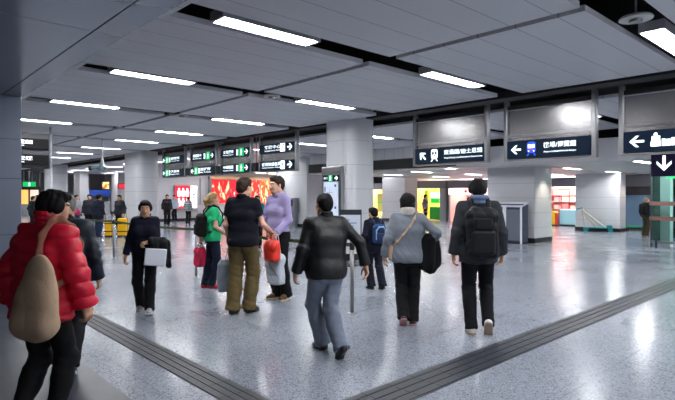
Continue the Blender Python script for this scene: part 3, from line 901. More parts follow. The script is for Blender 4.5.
# green and yellow shop
r3, h3 = shop(18.72, 21.4, 'green and yellow lit shop front beside the pink shop', fas, mat('shop_yellow', (240, 206, 120), rough=.6), light=(255, 246, 214), lstr=26)
MB().box(.3, .4, .35, .62, .35, 1.9).build('yellow_panel', mat('panel_lime', (196, 206, 10), rough=.5, emit=(190, 200, 0), estr=.35), r3)
MB().box(.0, .06, -.72, -.1, 1.42, 1.75).build('lit_sign', mat('sign_mint', (240, 255, 245), emit=(210, 255, 225), estr=2.0), r3)
MB().box(.0, .06, -.72, -.1, 1.1, 1.4).build('green_sign', mat('sign_leaf', (10, 190, 70), emit=(10, 190, 70), estr=.8), r3)
MB().box(-.05, .4, -.8, -.05, .06, .85).build('green_counter', mat('counter_green', (16, 170, 62), rough=.4), r3)
MB().box(-.06, .02, -1.3, -.82, 0, 2.02).build('grey_door', mat('door_grey', (150, 158, 168), rough=.4), r3)
MB().box(-.03, .02, -1.3, -.82, .9, .96).build('door_bar', M_steel2, r3)
MB().box(-.02, .0, 1.0, 1.3, 1.72, 1.95).build('exit_sign', M_green, r3)

r4, h4 = shop(23.4, 28.6, 'yellow lit shop front seen through the gap right of the central pillar', fas, mat('shop_cream', (236, 214, 150), rough=.6), light=(255, 240, 205), lstr=22)
r4.location.x = 29.4
MB().box(.4, .5, -1.6, 1.6, .3, 1.7).build('display_rack', mat('rack_yellow', (224, 206, 110), rough=.5), r4)
MB().box(.36, .4, -1.6, 1.6, .98, 1.06).build('rack_stripe', M_green, r4)
# ---- far left
S(MB().box(7.0, 10.6, 46.0, 46.2, 0, 3.45).build('wall_glass', mat('dark_glass_wall', (58, 60, 66), rough=.2, metal=.3)))
m = MB()
for k in range(7):
    m.box(7.2 + k * .55, 7.26 + k * .55, 45.9, 46.0, 2.2, 3.45)
S(m.build('trim_6', M_steel2))
root = empty('shop_front', (9.0, 45.6, 0), 0, 'warm lit shop fronts far behind the left pillar', 'shop')
for k, c in enumerate(((232, 200, 150), (250, 235, 210), (240, 170, 90), (214, 190, 170))):
    MB().box(-1.3 + k * .7, -.75 + k * .7, -.05, .05, .9, 2.0).build('lit_window', mat('lit_shop_%d' % k, c, emit=c, estr=1.3), root)
MB().box(-1.5, 1.5, -.1, .1, 2.0, 2.25).build('fascia', M_black, root)
MB().box(-1.5, 1.5, -.08, .08, 0, .88).build('base', M_grey, root)
root = empty('exit_sign', (8.85, 41.5, 2.15), 0, 'small green lit exit sign hanging far left', 'sign')
MB().box(-.45, .45, -.05, .05, 0, .42).build('case', M_black, root)
MB().box(-.4, .4, -.07, -.05, .04, .38).build('face', M_green, root)
fr = Frame((-.4, -.07, .04), (1, 0, 0), (0, 0, 1))
shapes('pictogram', man_icon(.4, .17, .3, 0), [M_ink], fr, root)
MB().tube([(0, 0, .42), (0, 0, 1.3)], .02).build('hanger', M_steel2, root)

root = empty('service_counter', (15.3, 47.4, 0), 0, 'white counter under a blue header at the far left end of the hall', 'counter')
MB().box(-1.1, 1.0, -.3, .3, 0, 1.05).build('front', M_white, root)
MB().box(-1.2, 1.1, -.2, .1, 1.5, 2.05).build('blue_header', mat('header_blue', (30, 60, 140), emit=(30, 64, 150), estr=.5), root)
MB().box(-1.2, -1.1, -.1, .1, 1.05, 2.4).build('post', M_grey, root)
MB().box(1.0, 1.1, -.1, .1, 1.05, 2.4).build('post', M_grey, root)
root = empty('light_box', (15.55, 46.0, 2.1), 0, 'small orange lit picture box above the blue header far left', 'light box')
MB().box(-.3, .3, -.06, .06, 0, .62).build('case', M_black, root)
MB().box(-.26, .26, -.08, -.06, .04, .58).build('picture', poster_mat('poster_orange', (120, 60, 30), (255, 200, 110), (4, 4, 4), 1.2, thr=.5), root)
MB().tube([(0, 0, .62), (0, 0, 1.4)], .02).build('hanger', M_steel2, root)
root = empty('light_box', (12.6, 34.0, 1.6), 0, 'small red lit sign in the dark passage left of the poster box', 'light box')
MB().box(-.35, .35, -.06, .06, .4, .75).build('case', M_black, root)
MB().box(-.3, .3, -.08, -.06, .44, .71).build('face', M_red_post, root)
MB().tube([(0, 0, .75), (0, 0, 1.9)], .02).build('hanger', M_steel2, root)
# small grey machine beside the core column
root = empty('ticket_machine', (15.86, 20.6, 0), 0, 'grey wall machine on the core column behind the man in lilac', 'machine')
MB().box(0, .3, -.3, .3, .75, 1.45).build('cabinet', M_grey, root, bevel=.02)
MB().box(-.01, 0, -.2, .2, 1.05, 1.35).build('screen', M_black, root)
MB().box(.1, .3, -.2, .2, 0, .75).build('pedestal', M_grey, root)
# ================================================================== people: distance-field bodies and clothes
V3 = lambda *a: np.array(a, dtype=np.float64)
def nrm(v):
    v = np.asarray(v, float)
    return v / (np.linalg.norm(v) + 1e-12)
def rotm(yaw=0, pitch=0, roll=0):
    """yaw about z (positive turns left), pitch about x (positive leans forward), roll about y; degrees"""
    y, p, r = R_(yaw), R_(pitch), R_(roll)
    Rz = np.array([[math.cos(y), -math.sin(y), 0], [math.sin(y), math.cos(y), 0], [0, 0, 1]])
    Rx = np.array([[1, 0, 0], [0, math.cos(-p), -math.sin(-p)], [0, math.sin(-p), math.cos(-p)]])
    Ry = np.array([[math.cos(r), 0, math.sin(r)], [0, 1, 0], [-math.sin(r), 0, math.cos(r)]])
    return Rz @ Rx @ Ry

class RC:      # tapered capsule, optionally flattened along n by factor f, with clip planes (point, normal: outside is cut)
    def __init__(s, a, b, r1, r2, flat=None, clips=(), k=None, op='u'):
        s.a, s.b, s.r1, s.r2, s.flat, s.clips, s.k, s.op = np.asarray(a, float), np.asarray(b, float), r1, r2, flat, clips, k, op
    def bbox(s):
        r = max(s.r1, s.r2)
        if s.flat is not None: r *= max(1.0, s.flat[1])
        return np.minimum(s.a, s.b) - r, np.maximum(s.a, s.b) + r
    def ev(s, X, Y, Z):
        ba = s.b - s.a; L = ba @ ba + 1e-12
        px, py, pz = X - s.a[0], Y - s.a[1], Z - s.a[2]
        t = np.clip((px * ba[0] + py * ba[1] + pz * ba[2]) / L, 0, 1)
        qx, qy, qz = px - t * ba[0], py - t * ba[1], pz - t * ba[2]
        q2 = qx * qx + qy * qy + qz * qz
        sc = 1.0
        if s.flat is not None:
            n, f = s.flat
            c = qx * n[0] + qy * n[1] + qz * n[2]
            q2 = q2 + c * c * (1 / (f * f) - 1)
            sc = min(1.0, f)
        d = (np.sqrt(np.maximum(q2, 1e-12)) - (s.r1 + (s.r2 - s.r1) * t)) * sc
        for p, n in s.clips:
            d = np.maximum(d, (X - p[0]) * n[0] + (Y - p[1]) * n[1] + (Z - p[2]) * n[2])
        return d
class EL:      # ellipsoid with axes matrix
    def __init__(s, c, r, M=None, clips=(), k=None, op='u'):
        s.c, s.r, s.M, s.clips, s.k, s.op = np.asarray(c, float), np.asarray(r, float), np.eye(3) if M is None else M, clips, k, op
    def bbox(s):
        e = np.abs(s.M) @ s.r
        return s.c - e, s.c + e
    def ev(s, X, Y, Z):
        px, py, pz = X - s.c[0], Y - s.c[1], Z - s.c[2]
        M = s.M
        u = px * M[0, 0] + py * M[1, 0] + pz * M[2, 0]
        v = px * M[0, 1] + py * M[1, 1] + pz * M[2, 1]
        w = px * M[0, 2] + py * M[1, 2] + pz * M[2, 2]
        r = s.r
        k0 = np.sqrt((u / r[0]) ** 2 + (v / r[1]) ** 2 + (w / r[2]) ** 2)
        k1 = np.sqrt((u / r[0] ** 2) ** 2 + (v / r[1] ** 2) ** 2 + (w / r[2] ** 2) ** 2) + 1e-9
        d = k0 * (k0 - 1) / k1
        for p, n in s.clips:
            d = np.maximum(d, (X - p[0]) * n[0] + (Y - p[1]) * n[1] + (Z - p[2]) * n[2])
        return d
class BX:      # rounded box with axes matrix
    def __init__(s, c, h, r, M=None, clips=(), k=None, op='u'):
        s.c, s.h, s.r, s.M, s.clips, s.k, s.op = np.asarray(c, float), np.asarray(h, float), r, np.eye(3) if M is None else M, clips, k, op
    def bbox(s):
        e = np.abs(s.M) @ s.h
        return s.c - e, s.c + e
    def ev(s, X, Y, Z):
        px, py, pz = X - s.c[0], Y - s.c[1], Z - s.c[2]
        M = s.M
        q = [np.abs(px * M[0, i] + py * M[1, i] + pz * M[2, i]) - (s.h[i] - s.r) for i in range(3)]
        d = np.sqrt(np.maximum(q[0], 0) ** 2 + np.maximum(q[1], 0) ** 2 + np.maximum(q[2], 0) ** 2) + np.minimum(np.maximum(np.maximum(q[0], q[1]), q[2]), 0) - s.r
        for p, n in s.clips:
            d = np.maximum(d, (X - p[0]) * n[0] + (Y - p[1]) * n[1] + (Z - p[2]) * n[2])
        return d

def smin(a, b, k):
    if k <= 0: return np.minimum(a, b)
    h = np.maximum(k - np.abs(a - b), 0) / k
    return np.minimum(a, b) - h * h * k * 0.25

def grow(prims, h, k=0.02, disp=None, clips=()):
    """surface of the smooth union; returns verts, quads"""
    lo = np.min([p.bbox()[0] for p in prims if p.op == 'u'], axis=0) - 0.03
    hi = np.max([p.bbox()[1] for p in prims if p.op == 'u'], axis=0) + 0.03
    n = np.ceil((hi - lo) / h).astype(int) + 1
    ax = [lo[i] + h * np.arange(n[i]) for i in range(3)]
    D = np.full(n, 1.0, np.float32)
    for p in prims:
        kk = k if p.k is None else p.k
        a, b = p.bbox()
        pad = kk + 0.03
        i0 = np.maximum(np.floor((a - pad - lo) / h).astype(int), 0)
        i1 = np.minimum(np.ceil((b + pad - lo) / h).astype(int) + 1, n)
        if np.any(i1 <= i0): continue
        sl = tuple(slice(i0[i], i1[i]) for i in range(3))
        X = ax[0][sl[0]][:, None, None]; Y = ax[1][sl[1]][None, :, None]; Z = ax[2][sl[2]][None, None, :]
        d = p.ev(X, Y, Z)
        if p.op == 'u': D[sl] = smin(D[sl], d, kk)
        elif p.op == 's': D[sl] = -smin(-D[sl], d, kk)
    if disp is not None:
        idx = np.nonzero(np.abs(D) < 0.04)
        P = np.stack([ax[i][idx[i]] for i in range(3)], 1)
        D[idx] += disp(P).astype(np.float32)
    for p, nv in clips:
        pl = (ax[0][:, None, None] - p[0]) * nv[0] + (ax[1][None, :, None] - p[1]) * nv[1] + (ax[2][None, None, :] - p[2]) * nv[2]
        D = np.maximum(D, pl.astype(np.float32))
    return nets(D, lo, h)

def nets(D, lo, h):
    S_ = D < 0
    c = S_[:-1, :-1, :-1].astype(np.int8)
    cnt = np.zeros(np.array(D.shape) - 1, np.int8)
    for dx in (0, 1):
        for dy in (0, 1):
            for dz in (0, 1):
                cnt += S_[dx:D.shape[0] - 1 + dx, dy:D.shape[1] - 1 + dy, dz:D.shape[2] - 1 + dz]
    act = np.nonzero((cnt > 0) & (cnt < 8))
    if len(act[0]) == 0:
        return np.zeros((0, 3)), np.zeros((0, 4), int)
    I = np.stack(act, 1)
    corners = np.array([[0, 0, 0], [1, 0, 0], [0, 1, 0], [1, 1, 0], [0, 0, 1], [1, 0, 1], [0, 1, 1], [1, 1, 1]])
    val = np.stack([D[I[:, 0] + q[0], I[:, 1] + q[1], I[:, 2] + q[2]] for q in corners], 1).astype(np.float64)
    edges = [(0, 1), (2, 3), (4, 5), (6, 7), (0, 2), (1, 3), (4, 6), (5, 7), (0, 4), (1, 5), (2, 6), (3, 7)]
    acc = np.zeros((len(I), 3)); w = np.zeros(len(I))
    for a, b in edges:
        va, vb = val[:, a], val[:, b]
        m = (va < 0) != (vb < 0)
        t = np.where(m, va / np.where(m, va - vb, 1), 0)
        p = corners[a][None, :] + t[:, None] * (corners[b] - corners[a])[None, :]
        acc += p * m[:, None]; w += m
    Vt = lo + h * (I + acc / w[:, None])
    ids = np.full(cnt.shape, -1, np.int32)
    ids[act] = np.arange(len(I))
    quads = []
    for axn in range(3):
        o1, o2 = (axn + 1) % 3, (axn + 2) % 3
        s0 = [slice(None)] * 3; s1 = [slice(None)] * 3
        s0[axn] = slice(0, -1); s1[axn] = slice(1, None)
        A, B = S_[tuple(s0)], S_[tuple(s1)]
        e = np.nonzero(A != B)
        E = np.stack(e, 1)
        ok = (E[:, o1] > 0) & (E[:, o2] > 0) & (E[:, o1] < cnt.shape[o1]) & (E[:, o2] < cnt.shape[o2])
        E = E[ok]
        ins = A[E[:, 0], E[:, 1], E[:, 2]]
        def g(d1, d2):
            q = E.copy(); q[:, o1] += d1; q[:, o2] += d2
            return ids[q[:, 0], q[:, 1], q[:, 2]]
        Q = np.stack([g(-1, -1), g(0, -1), g(0, 0), g(-1, 0)], 1)
        Q[~ins] = Q[~ins][:, ::-1]
        quads.append(Q)
    return Vt, np.concatenate(quads)

def mesh_from(name, Vt, Q, mats, parent, mi=None):
    me = bpy.data.meshes.new(name)
    nv, nf = len(Vt), len(Q)
    me.vertices.add(nv); me.vertices.foreach_set('co', Vt.astype(np.float32).ravel())
    me.loops.add(nf * 4); me.loops.foreach_set('vertex_index', Q.astype(np.int32).ravel())
    me.polygons.add(nf)
    me.polygons.foreach_set('loop_start', np.arange(0, nf * 4, 4, dtype=np.int32))
    me.polygons.foreach_set('use_smooth', np.ones(nf, bool))
    if not isinstance(mats, (list, tuple)): mats = [mats]
    for m in mats: me.materials.append(m)
    if mi is not None:
        me.polygons.foreach_set('material_index', mi.astype(np.int32))
    me.update(calc_edges=True)
    me.validate()
    o = bpy.data.objects.new(name, me)
    COL.objects.link(o)
    if parent is not None: o.parent = parent
    return o

def folds(amp, freq, seed, aniso=(1, 1, 1)):
    rs = np.random.RandomState(seed)
    K = rs.randn(5, 3); K /= np.linalg.norm(K, axis=1)[:, None]
    K = K * freq * rs.uniform(.6, 1.6, (5, 1)) * np.array(aniso)
    ph = rs.uniform(0, 6.28, 5)
    K2 = rs.randn(3, 3) * freq * .4
    def f(P):
        wv = .8 * np.sin(P @ K2[0] + 1) + .8 * np.sin(P @ K2[1] + 2)
        o = 0
        for i in range(5):
            q = np.sin(P @ K[i] + ph[i] + wv)
            o = o + (q if i < 2 else 1.1 - 2.2 * np.abs(q) ** .8)
        return amp * o / 2.2
    return f

def ik(a, t, l1, l2, pole):
    a, t, pole = np.asarray(a, float), np.asarray(t, float), np.asarray(pole, float)
    d = t - a; L = np.linalg.norm(d)
    if L > (l1 + l2) * .999:
        t = a + d / L * (l1 + l2) * .999; d = t - a; L = np.linalg.norm(d)
    u = d / L
    x = (l1 * l1 - l2 * l2 + L * L) / (2 * L)
    y = math.sqrt(max(0, l1 * l1 - x * x))
    p = pole - u * (pole @ u)
    p = nrm(p)
    return a + u * x + p * y, t

SKIN_ = {'asian': (196, 150, 122), 'pale': (214, 164, 140), 'tan': (176, 128, 100)}
M_eye = mat('eye_white', (216, 208, 200), rough=.3)
M_iris = mat('iris_dark', (24, 18, 16), rough=.2)
M_lipc = mat('lip_skin', (168, 92, 84), rough=.5)
def skin_mat(nm):
    return mat('skin_' + nm, SKIN_[nm], rough=.5, noise=.06, nscale=12, spec=.35)

class Person:
    def __init__(s, label, X, Y, H, face, hip_drop=0.0, lean=0, yaw=0, side=0, feet=None, wr=((.07, .03, -.51), (-.07, .03, -.51)),
                 poles=None, head=(0, 0), sw=.172, group=None, cat='person', vox=.006, slim=1.0, fem=False, skin='asian', hand_pose=None, hipw=1.0):
        s.k = H / 1.70
        s.vox = vox; s.slim = slim; s.fem = fem
        a = R_(face)
        F = V3(math.cos(R_(47.2)) * 1, math.sin(R_(47.2)), 0)
        # camera forward is (cos, sin) of 47.2 degrees from +x ; right is (sin, -cos)
        Rr = V3(math.sin(R_(47.2)), -math.cos(R_(47.2)), 0)
        d = F * math.cos(a) + Rr * math.sin(a)
        s.rz = math.atan2(-d[0], d[1])
        s.root = empty('person', (X, Y, 0), s.rz, label, cat, group)
        s.root.scale = (1, 1, 1)
        s.loc = V3(X, Y, 0)
        s.skin = skin_mat(skin)
        s.P = V3(0, 0, .92 - hip_drop)
        s.T = rotm(yaw, lean, side)
        s.t = lambda *q: s.P + s.T @ V3(*q)
        s.sw = sw
        Hp = rotm(yaw * .3, lean * .15, 0)
        s.hip = [s.P + Hp @ V3(.085 * hipw, 0, -.02), s.P + Hp @ V3(-.085 * hipw, 0, -.02)]
        s.hipw = hipw
        s.sh = [s.t(sw, -.01, .465), s.t(-sw, -.01, .465)]
        s.arms = []
        for i in (0, 1):
            sg = 1 if i == 0 else -1
            tgt = s.sh[i] + V3(*wr[i])
            pole = V3(sg * .35, -1, -.1) if poles is None or poles[i] is None else V3(*poles[i])
            e, w_ = ik(s.sh[i], tgt, .285, .25, pole)
            s.arms.append((s.sh[i], e, w_))
        feet = feet or [(.1, .02, 0, -8), (-.1, .02, 0, 8)]
        s.legs = []; s.footM = []
        for i in (0, 1):
            fx, fy, pitch, fyaw = feet[i]
            M = rotm(fyaw, pitch, 0)
            f, u = M @ V3(0, 1, 0), M @ V3(0, 0, 1)
            if pitch >= 0:      # heel up, ball on the floor
                A = V3(fx, fy, 0) - .10 * f + .085 * u
            else:
                A = V3(fx, fy, 0) + .05 * f + .085 * u
            pole = rotm(fyaw, 0, 0) @ V3(0, 1, 0)
            kn, A2 = ik(s.hip[i], A, .425, .405, pole)
            A = A2
            s.legs.append((s.hip[i], kn, A)); s.footM.append(M)
        s.hd = rotm(yaw * .5 + head[0], lean * .35 + head[1], 0)
        s.neck0 = s.t(0, -.012, .50)
        s.hc = s.neck0 + s.T @ V3(0, .01, .06) + s.hd @ V3(0, .022, .105)
        s.h = lambda *q: s.hc + s.hd @ V3(*q)
        s.hand_pose = hand_pose or (None, None)

    # ---- primitive sets
    def torso(s, inf, lower=True, z0=None):
        T, t, w, fem = s.T, s.t, s.slim, s.fem
        n = T @ V3(0, 1, 0)
        p = [RC(t(-.06 * w, -.005, .0), t(.06 * w, -.005, .0), .108 * w ** .5 + inf, .108 * w ** .5 + inf, (n, .88)),
             RC(t(-.05 * w, .0, .14), t(.05 * w, .0, .14), (.092 if fem else .098) * w ** .5 + inf, (.092 if fem else .098) * w ** .5 + inf, (n, .95)),
             RC(t(-.08, .0, .31), t(.08, .0, .31), .097 * w ** .4 + inf, .097 * w ** .4 + inf, (n, 1.05)),
             RC(t(-s.sw + .055, -.012, .42), t(s.sw - .055, -.012, .42), .066 + inf, .066 + inf, (n, 1.1)),
             RC(t(0, -.015, .515), t(s.sw - .03, -.012, .468), .045 + inf * .8, .052 + inf), RC(t(0, -.015, .515), t(-s.sw + .03, -.012, .468), .045 + inf * .8, .052 + inf)]
        if fem:
            p += [EL(t(.072, .085, .30), V3(.066, .05, .064) + inf, T, k=.04), EL(t(-.072, .085, .30), V3(.066, .05, .064) + inf, T, k=.04)]
        return p
    def butt(s, inf):
        hw = s.hipw
        return [EL(s.t(.062 * hw, -.052, -.04), V3(.085, .075, .095) + inf, s.T, k=.05), EL(s.t(-.062 * hw, -.052, -.04), V3(.085, .075, .095) + inf, s.T, k=.05)]
    def arm(s, i, inf, r=(.052, .041, .029), end=1.0, clip=True, short=False):
        a, e, w_ = s.arms[i]
        if short:
            b = a + (e - a) * end
            return [RC(a, b, r[0] + inf, r[1] + inf + .006, clips=[(b, nrm(e - a))])]
        b = e + (w_ - e) * end
        cl = [(b, nrm(w_ - e))] if clip else []
        return [RC(a, e, r[0] + inf, r[1] + inf), RC(e, b + nrm(w_ - e) * .02, r[1] + inf, r[2] + inf, clips=cl)]
    def leg(s, i, inf, r=(.088, .057, .04), end=1.0, flare=0.0):
        hp, kn, an = s.legs[i]
        b = an + nrm(an - kn) * .035 * end
        ca = kn + (an - kn) * .3
        back = nrm(np.cross(nrm(an - kn), s.footM[i] @ V3(1, 0, 0)))
        if back @ (s.footM[i] @ V3(0, 1, 0)) > 0: back = -back
        return [RC(hp + V3(0, 0, .0), kn, r[0] + inf, r[1] + inf), RC(kn, b, r[1] + inf, r[2] + inf + flare, clips=[(b, nrm(an - kn))]),
                EL(ca + back * .018, V3(.05, .05, .11) + inf * .7, k=.05)]

    def head_prims(s):
        h, M = s.h, s.hd
        y = M @ V3(0, 1, 0)
        p = [EL(h(0, -.014, .032), (.077, .096, .086), M),
             EL(h(0, .026, -.035), (.064, .068, .082), M, k=.03),
             RC(h(-.022, .042, -.092), h(.022, .042, -.092), .028, .028, k=.035),
             RC(h(.045, .0, -.07), h(.02, .05, -.095), .026, .022, k=.03), RC(h(-.045, .0, -.07), h(-.02, .05, -.095), .026, .022, k=.03),
             EL(h(.04, .062, -.03), (.024, .022, .026), M, k=.025), EL(h(-.04, .062, -.03), (.024, .022, .026), M, k=.025),
             RC(h(-.042, .079, .026), h(0, .09, .024), .011, .010, k=.014), RC(h(.042, .079, .026), h(0, .09, .024), .011, .010, k=.014),
             EL(h(.031, .098, .004), (.017, .013, .010), M, k=.012, op='s'), EL(h(-.031, .098, .004), (.017, .013, .010), M, k=.012, op='s'),
             EL(h(.031, .079, .003), (.0125, .0125, .0115), M, k=.003), EL(h(-.031, .079, .003), (.0125, .0125, .0115), M, k=.003),
             RC(h(0, .09, .006), h(0, .112, -.03), .008, .0125, k=.012),
             EL(h(.013, .1, -.033), (.009, .011, .008), M, k=.006), EL(h(-.013, .1, -.033), (.009, .011, .008), M, k=.006),
             EL(h(0, .089, -.059), (.024, .011, .0065), M, k=.006), EL(h(0, .087, -.069), (.02, .011, .007), M, k=.006),
             EL(h(.079, -.012, -.004), (.009, .02, .031), M @ rotm(-18, 0, 0), k=.008), EL(h(-.079, -.012, -.004), (.009, .02, .031), M @ rotm(18, 0, 0), k=.008),
             RC(h(0, -.03, -.07), s.neck0 - s.T @ V3(0, 0, .02), .054, .058, k=.03)]
        return p
    def hand_prims(s, i):
        """palm, four fingers with three bones each, and a thumb from the side of the palm"""
        a, e, w_ = s.arms[i]
        hp = s.hand_pose[i] or {}
        f = nrm(hp.get('dir', nrm(w_ - e)))
        n = np.array(hp.get('palm', (-1, 0, 0) if i == 0 else (1, 0, 0)), float)
        n = nrm(n - f * (n @ f))
        th = np.cross(f, n) * (1 if i == 0 else -1)
        curl = hp.get('curl', 28)
        out = [RC(e + (w_ - e) * .5, w_, .036, .027), RC(w_, w_ + f * .03, .027, .027, (n, .72))]
        pal = []
        for q in range(4):
            l = (-.030 + .020 * q)         # little to index, towards the thumb
            base = w_ + f * .082 + th * l - f * (.004 * abs(q - 2))
            pal.append(base)
            out.append(RC(w_ + f * .02 + th * l * .65, base, .0155, .0125, k=.012))
            seg = [(.034, .024, .019), (.040, .027, .021), (.044, .029, .022), (.040, .026, .021)][q]
            seg = [x * .98 for x in seg]
            d = f; p = base
            ang = 0
            for j, L in enumerate(seg):
                ang += curl * (0.8, 1.1, .7)[j] + (3 - q) * 3 * (curl / 28.0)
                dd = f * math.cos(R_(ang)) + n * math.sin(R_(ang)) + th * (q - 1.5) * .05
                dd = nrm(dd)
                out.append(RC(p, p + dd * L, .0092 - .0008 * j, .0086 - .0008 * j, k=.004))
                p = p + dd * L
        tb = w_ + f * .022 + th * .026 + n * .006
        d1 = nrm(f * .62 + th * .72 + n * .28); d2 = nrm(f * .86 + th * .36 + n * .36); d3 = nrm(f * .92 + th * .1 + n * .42)
        p1 = tb + d1 * .042; p2 = p1 + d2 * .032; p3 = p2 + d3 * .026
        out += [RC(tb, p1, .0165, .0125, k=.012), RC(p1, p2, .0112, .0105, k=.005), RC(p2, p3, .0105, .0085, k=.004)]
        s.grip = getattr(s, 'grip', {}); s.grip[i] = w_ + f * .085 + n * .02
        return out

    def emit(s, name, prims, h, k, mats, disp=None, clips=(), mi_fn=None, parent=None):
        Vt, Q = grow(prims, h, k, disp, clips)
        mi = None
        if mi_fn is not None:
            mi = mi_fn(Vt[Q].mean(1))
        return mesh_from(name, Vt * s.k, Q, mats, s.root if parent is None else parent, mi)

    def body(s, brows=None, lower=.42):
        pr = []
        pr += s.torso(-.012) + s.butt(-.015)
        for i in (0, 1):
            pr += s.arm(i, -.006, clip=False) + s.leg(i, -.012)
            A = s.legs[i][2]; M = s.footM[i]
            pr.append(RC(A - M @ V3(0, .02, .03), A + M @ V3(0, .12, -.05), .03, .022))
        pr += s.head_prims()
        hands = s.hand_prims(0) + s.hand_prims(1)
        pr += hands
        eyes = [s.h(.031, .079, .003), s.h(-.031, .079, .003)]
        hd = s.hd
        def mi(C):
            L = (C - s.hc) @ hd
            m = np.zeros(len(C), int)
            for sx in (.031, -.031):
                de = np.sqrt((L[:, 0] - sx) ** 2 + (L[:, 1] - .079) ** 2 + (L[:, 2] - .003) ** 2)
                e = (de < .0142) & (L[:, 1] > .083) & (np.abs(L[:, 2] - .003) < .0075)
                m[e] = 1
                m[e & (np.abs(L[:, 0] - sx) < .0062)] = 2
                b = (np.abs(np.abs(L[:, 0]) - .033) < .019) & (np.abs(L[:, 2] - (.026 - .1 * np.abs(np.abs(L[:, 0]) - .03))) < .0042) & (L[:, 1] > .06)
                m[b] = 3
            lp = (np.abs(L[:, 0]) < .0235) & (np.abs(L[:, 2] + .064) < .0095) & (L[:, 1] > .088)
            m[lp] = 4
            return m
        s.emit('body', pr, s.vox, .018, [s.skin, M_eye, M_iris, brows or M_hairblack, M_lipc], mi_fn=mi)

    def hair(s, style, m, seed=1):
        h, M = s.h, s.hd
        cl_short = [(h(0, .083, .068), M @ nrm(V3(0, .70, -.71)))]
        pr = [EL(h(0, -.018, .036), (.086, .103, .092), M, clips=cl_short)]
        extra = []
        if style == 'short':
            pr += [EL(h(0, .03, .088), (.066, .062, .036), M, k=.02), EL(h(0, -.07, -.02), (.066, .045, .06), M, k=.03)]
        elif style == 'thin':
            pr = [EL(h(0, -.022, .03), (.083, .099, .088), M, clips=[(h(0, .06, .075), M @ nrm(V3(0, .78, -.62)))]), EL(h(0, -.072, -.02), (.064, .04, .06), M, k=.03)]
        elif style == 'bob':
            pr = [EL(h(0, -.02, .036), (.098, .113, .1), M, clips=[(h(0, .088, .06), M @ nrm(V3(0, .92, -.38)))]),
                  EL(h(0, -.055, -.045), (.094, .072, .09), M, k=.03, clips=[(h(0, .03, 0), M @ V3(0, 1, 0))])]
            pr += [EL(h(0, .045, .085), (.07, .055, .035), M, k=.02)]
        elif style == 'crop':
            pr = [EL(h(0, -.016, .036), (.085, .102, .092), M, clips=cl_short), EL(h(0, .045, .083), (.072, .058, .036), M, k=.02),
                  EL(h(.074, .005, .01), (.026, .046, .055), M, k=.02), EL(h(-.074, .005, .01), (.026, .046, .055), M, k=.02), EL(h(0, -.068, -.02), (.07, .042, .064), M, k=.03)]
        elif style == 'pony':
            pr += [EL(h(0, .02, .088), (.07, .065, .032), M, k=.02), EL(h(0, -.075, -.01), (.066, .04, .06), M, k=.03),
                   RC(h(0, -.115, .05), h(0, -.15, .0), .022, .034, k=.02), RC(h(0, -.15, .0), h(0, -.145, -.11), .034, .018, k=.02)]
        elif style == 'long':
            pr += [EL(h(0, .03, .085), (.068, .06, .036), M, k=.02), RC(h(0, -.06, -.02), h(0, -.08, -.2), .082, .07, (M @ V3(0, 1, 0), .6), k=.03)]
        f1 = folds(.0035, 70, seed + 3, (1, 1, .35))
        s.emit('hair', pr, max(.006, s.vox), .015, m, disp=f1)

    def trousers(s, m, inf=.014, flare=.02, end=1.0, seed=1, top=.03, amp=.004):
        pr = []
        w = s.slim
        n = s.T @ V3(0, 1, 0)
        pr += [RC(s.t(-.06 * w, -.005, .0), s.t(.06 * w, -.005, .0), .108 * w ** .5 + inf, .108 * w ** .5 + inf, (n, .88)),
               RC(s.t(-.05 * w, .0, .12), s.t(.05 * w, .0, .12), .095 * w ** .5 + inf, .095 * w ** .5 + inf, (n, .95))] + s.butt(inf * .4)
        for i in (0, 1):
            pr += s.leg(i, inf, flare=flare, end=end)
        f1 = folds(amp * .75, 24, seed, (1, 1, 1.0))
        knees = [s.legs[0][1], s.legs[1][1]]; ank = [s.legs[0][2], s.legs[1][2]]
        def disp(P):
            o = f1(P)
            for q in knees + ank:
                dd = np.linalg.norm((P - q), axis=1)
                o = o + .003 * np.exp(-(dd / .15) ** 2) * np.sin((P[:, 2] - q[2]) * 80 + 30 * P[:, 0] + 22 * P[:, 1])
            return o
        c = s.t(0, 0, top)
        s.emit('trousers', pr, max(.0075, s.vox), .035, m, disp=disp, clips=[(c, s.T @ V3(0, 0, 1))])
        return c
    def belt(s, m, top=.06, inf=.022):
        w = s.slim; n = s.T @ V3(0, 1, 0)
        pr = [RC(s.t(-.06 * w, -.005, .0), s.t(.06 * w, -.005, .0), .108 * w ** .5 + inf, .108 * w ** .5 + inf, (n, .88)),
              RC(s.t(-.05 * w, .0, .12), s.t(.05 * w, .0, .12), .1 * w ** .5 + inf, .1 * w ** .5 + inf, (n, .95))]
        s.emit('belt', pr, .008, .035, m, clips=[(s.t(0, 0, top), s.T @ V3(0, 0, 1)), (s.t(0, 0, top - .035), -(s.T @ V3(0, 0, 1)))])

    def top(s, name, m, inf=.016, hem=-.06, sleeve='long', seed=2, amp=.005, collar=0.0, quilt=0.0, flare=.0, end=.97, cuff=.012, neck=.535, cm=None, qs=.085, arm_inf=None):
        """shirt, sweater or jacket: torso to the hem with both sleeves; hem and neck heights are above the hip"""
        T = s.T
        w = s.slim
        n = T @ V3(0, 1, 0)
        pr = s.torso(inf)
        pr += [RC(s.t(-.06 * w, -.005, -.01), s.t(.06 * w, -.005, -.01), .108 * w ** .5 + inf + flare, .108 * w ** .5 + inf + flare, (n, .92)),
               RC(s.t(-.06 * w, -.005, hem), s.t(.06 * w, -.005, hem), .105 * w ** .5 + inf + flare * 1.3, .105 * w ** .5 + inf + flare * 1.3, (n, .92))]
        pr += [EL(s.t(0, -.055, -.03), V3(.135 * w, .085, .11) + inf, T, k=.05)]
        pr = [p for p in pr]
